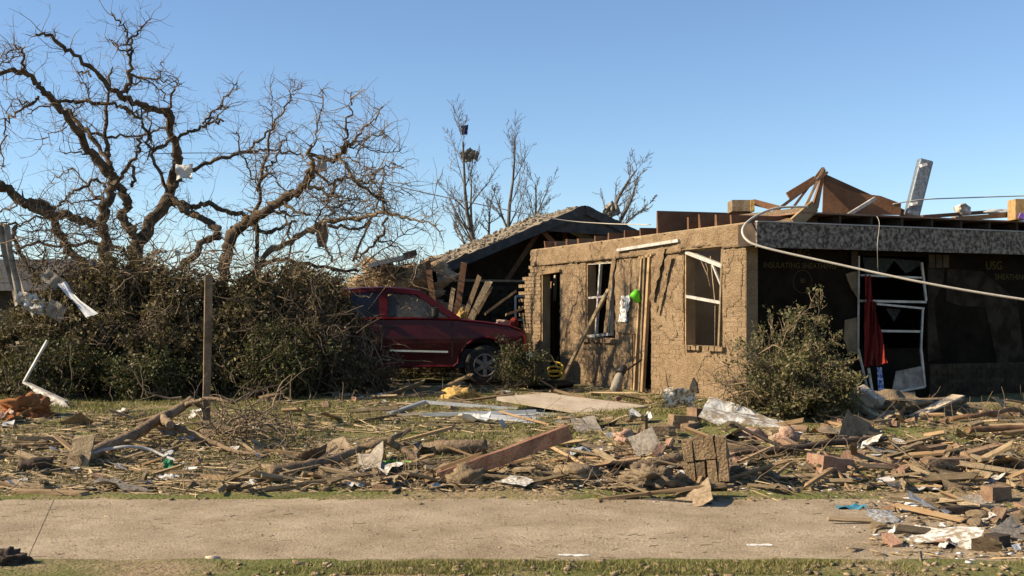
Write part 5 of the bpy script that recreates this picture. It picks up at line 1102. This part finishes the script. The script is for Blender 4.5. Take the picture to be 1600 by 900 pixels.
# ------------------------------------------------------------------ scattered debris: countable pieces one by one, the crumbs as one mass
random.seed(404)
def board_mesh(k):
    q = MB(); n = 3
    for i in range(n + 1):
        t = i / n - .5
        for si, sj in ((-1, -1), (1, -1), (1, 1), (-1, 1)):
            e = random.uniform(-.06, .06) if i in (0, n) else 0
            q.v.append((t + e, si * .5 * random.uniform(.8, 1.05), sj * .5 * random.uniform(.85, 1.1) + .1 * math.sin(t * 3 + k)))
    for i in range(n):
        for c in range(4): q.f.append([i * 4 + c, i * 4 + (c + 1) % 4, i * 4 + 4 + (c + 1) % 4, i * 4 + 4 + c]); q.sm.append(False)
    q.f.append([3, 2, 1, 0]); q.sm.append(False); q.f.append([n * 4 + c for c in range(4)]); q.sm.append(False)
    return q
def clod_mesh(k):
    b = bmesh.new(); bmesh.ops.create_icosphere(b, subdivisions=2, radius=.5); q = MB()
    vs = [v.co * (1 + .5 * noise.noise(v.co * 3 + Vector((k * 7, 0, 0)))) for v in b.verts]; q.add(vs, [[v.index for v in f.verts] for f in b.faces]); b.free(); return q
def brick_mesh(k):
    q = MB(); q.box((0, 0, 0), (.2, .095, .062)); q.v = [tuple(Vector(v) * random.uniform(.85, 1.05)) for v in q.v]; return q
def paper_mesh(k):
    q = MB(); n = 3
    for j in range(n + 1):
        for i in range(n + 1): q.v.append((i / n - .5, j / n - .5, .35 * noise.noise(Vector((i * .9, j * .9, k * 5)))))
    for j in range(n):
        for i in range(n): a = j * (n + 1) + i; q.f.append([a, a + 1, a + n + 2, a + n + 1]); q.sm.append(True)
    return q
def where(zone):
    while True:
        if zone == 'right': x, y = random.uniform(930, 1640), random.triangular(658, 790, 730)
        elif zone == 'mid': x, y = random.uniform(420, 960), random.triangular(676, 772, 750)
        elif zone == 'left': x, y = random.uniform(-20, 418), random.uniform(677, 774)
        elif zone == 'house': x, y = random.uniform(420, 1100), random.uniform(600, 640)
        elif zone == 'yard': x, y = random.uniform(0, 930), random.uniform(642, 676)
        elif zone == 'window': x, y = random.uniform(1285, 1640), random.uniform(634, 668)
        elif zone == 'corner': x, y = random.triangular(1330, 1650, 1650), random.triangular(785, 885, 785)
        p = G(x, y); return p
BM = [(board_mesh(k).mesh('splinter_board', M[m])) for k in range(4) for m in ('oldwood', 'oldwood', 'wood')]
CM = [clod_mesh(k).mesh('mud_clod', M['clod']) for k in range(6)]
KM = [brick_mesh(k).mesh('loose_brick', M[m]) for k in range(3) for m in ('brick', 'brick', 'pinkbrick')]
PM = [paper_mesh(k).mesh('paper_scrap', M[m]) for k in range(3) for m in ('paper', 'paper', 'whitecloth', 'bluepanel')]
def drop(me, name, label, cat, group, p, s_, rot):
    o = fresh(name, me, p); o.scale = s_; o.rotation_euler = rot; return tag(o, label, cat, group)
ZN = {'right': 'in the rubble berm right of the painted beam', 'mid': 'along the yard edge around the painted beam', 'left': 'in the grass around the torn limb', 'house': 'at the foot of the house and truck', 'yard': 'in the open grass behind the forked branch', 'corner': 'on the right end of the pavement', 'window': 'in the wreckage under the black wall'}
SM = [paper_mesh(k + 20).mesh('muddy_sheet', M[m]) for k in range(4) for m in ('mudsheet', 'greycloth', 'whitecloth', 'mudsheet')]
for zone, nb, nk, nc, npp, ns in (('right', 130, 40, 40, 32, 34), ('mid', 66, 8, 16, 18, 14), ('left', 34, 2, 8, 18, 5), ('house', 36, 16, 10, 12, 8), ('yard', 16, 2, 4, 14, 3), ('corner', 14, 8, 14, 14, 6), ('window', 34, 16, 14, 8, 12)):
    for _ in range(nb):
        p = where(zone); L = random.choice((.18, .26, .4, .6, .9)) * random.uniform(.7, 1.25); k = random.randrange(len(BM)); kind = 'tan' if k % 3 == 2 else 'mud coloured'
        drop(BM[k], 'splinter_board', kind + ' splintered board ' + ZN[zone], 'board', kind + ' boards ' + ZN[zone], p + Vector((0, 0, .02 + random.uniform(0, .06))), (L, random.uniform(.02, .085), random.uniform(.01, .035)), (random.gauss(0, .45), random.gauss(0, .22), random.gauss(0, .6) if random.random() < .5 else random.uniform(0, 3.14)))
    for _ in range(nk):
        p = where(zone); k = random.randrange(len(KM)); kind = 'pink' if k % 3 == 2 else 'brown'
        drop(KM[k], 'loose_brick', kind + ' loose muddy brick ' + ZN[zone], 'brick', kind + ' bricks ' + ZN[zone], p + Vector((0, 0, .03)), (random.uniform(.5, 1.1),) * 3, (random.gauss(0, .4), random.gauss(0, .4), random.uniform(0, 3)))
    for _ in range(nc):
        p = where(zone); s_ = random.uniform(.05, .17); drop(random.choice(CM), 'mud_clod', 'lump of dried mud ' + ZN[zone], 'clod', 'mud clods ' + ZN[zone], p + Vector((0, 0, .02)), (s_ * 1.3, s_, s_ * .6), (0, 0, random.uniform(0, 3)))
    for _ in range(npp):
        p = where(zone); s_ = random.uniform(.04, .14); drop(random.choice(PM), 'paper_scrap', 'small pale scrap of paper or plastic ' + ZN[zone], 'paper', 'pale scraps ' + ZN[zone], p + Vector((0, 0, .03)), (s_ * 1.3, s_, s_), (random.gauss(0, .4), random.gauss(0, .3), random.uniform(0, 3)))
    for _ in range(ns):
        p = where(zone); s_ = random.uniform(.12, .42); drop(random.choice(SM), 'muddy_sheet', 'crumpled mud stained sheet ' + ZN[zone], 'sheet', 'muddy sheets ' + ZN[zone], p + Vector((0, 0, .05)), (s_ * 1.3, s_ * .8, s_ * .8), (random.gauss(0, .5), random.gauss(0, .4), random.uniform(0, 3)))
# crumbs and splinters
def crumbs(name, label, n, zones, smin, smax, matn, flat=.5, elong=1.0):
    tot = []; ts = []
    for k in range(n):
        z = random.choice(zones); p = where(z) if isinstance(z, str) else z()
        tot.append(p); 
    c = np.array([tuple(p) for p in tot]); n = len(c); s_ = RNG.uniform(0, 1, n) ** 2.2 * (smax - smin) + smin
    el = 1 + RNG.uniform(0, 1, n) ** 2 * elong; th = np.where(RNG.uniform(0, 1, n) < .65, RNG.normal(0, .5, n), RNG.uniform(0, 3.14, n)); cs, sn = np.cos(th), np.sin(th)
    unit = np.array([(x, y, z) for x in (-.5, .5) for y in (-.5, .5) for z in (-.5, .5)]); V = unit[None] + RNG.uniform(-.2, .2, (n, 8, 3))
    V = V * np.stack([s_ * el, s_ * .8, s_ * flat], 1)[:, None, :]
    V[:, :, 2] += V[:, :, 0] * RNG.normal(0, .15, n)[:, None]
    X = V[:, :, 0] * cs[:, None] - V[:, :, 1] * sn[:, None]; Yy = V[:, :, 0] * sn[:, None] + V[:, :, 1] * cs[:, None]
    V = np.stack([X, Yy, V[:, :, 2]], 2) + c[:, None, :] + np.array([0, 0, .008])
    Q = np.array([(0,1,3,2),(4,6,7,5),(0,4,5,1),(2,3,7,6),(0,2,6,4),(1,5,7,3)])[None] + (np.arange(n) * 8)[:, None, None]
    return tag(fresh(name, quick_mesh(name, V.reshape(-1, 3), Q.reshape(-1, 4), M[matn]), (0, 0, 0)), label, 'debris', kind='stuff')
def edge(): return G(random.uniform(-20, 1500), random.gauss(772, 6))
crumbs('fine_debris', 'crumbled mud and rubble covering the yard', 6500, ['right', 'right', 'right', 'right', 'mid', 'mid', 'left', 'house', 'corner', edge, 'window'], .006, .055, 'clod', .4)
crumbs('wood_splinters', 'fine wood splinters and straw strewn over the yard', 9000, ['right', 'right', 'mid', 'mid', 'left', 'left', 'house', 'yard', 'corner'], .010, .035, 'oldwood', .4, 12)
crumbs('pale_bits', 'tiny pale bits of paper and foam in the debris', 900, ['right', 'right', 'mid', 'left', 'house', 'corner'], .012, .05, 'paper', .3, 1)
def pave(): 
    x = random.uniform(-20, 1620); y = random.triangular(776, 884, 790) if random.random() < .5 else random.uniform(776, 890); return G(x, y) + Vector((0, 0, .004))
crumbs('pavement_grit', 'grit and tiny splinters scattered over the pavement', 4500, [pave], .002, .010, 'grit', .25, 2)
def strip(): return G(random.uniform(300, 1620), random.uniform(880, 905))
crumbs('edge_rubble', 'small stones along the near grass edge', 260, [strip], .006, .04, 'clod', .5, 1)

def straw(n):
    q = MB()
    for _ in range(n):
        p = where(random.choice(['right', 'right', 'mid', 'mid', 'left', 'house', 'yard', 'window'])) + Vector((0, 0, .01))
        pp, rr = crook(p, (random.gauss(0, 1), random.gauss(0, .7), random.uniform(0, .35)), random.uniform(.12, .5), random.uniform(.003, .008), 4, .3, -.05); q.tube(pp, rr, 3, cap=False)
    return q.build('twig_litter', M['twig'], label='snapped twigs and straw littering the whole yard', cat='twigs', kind='stuff')
straw(2600)
def pale_straw(n):
    q = MB()
    for _ in range(n):
        p = where(random.choice(['mid', 'left', 'left', 'yard', 'yard', 'right', 'house'])) + Vector((0, 0, .015)); a = random.gauss(0, .7); d = Vector((math.cos(a), math.sin(a), random.gauss(0, .06))) * random.uniform(.08, .45)
        q.bar(p, p + d, random.uniform(.006, .02), .006)
    return q.build('straw_litter', M['straw'], label='pale straw and thin laths strewn over the grass', cat='straw', kind='stuff')
pale_straw(2000)

def pave_straw():
    q = MB()
    for _ in range(260):
        p = pave() + Vector((0, 0, .002)); a = random.gauss(0, .8); d = Vector((math.cos(a), math.sin(a), 0)) * random.uniform(.02, .12); q.bar(p, p + d, random.uniform(.003, .009), .003)
    return q.build('straw_litter', M['oldwood'], label='thin splinters lying on the pavement', cat='straw', kind='stuff')
pave_straw()
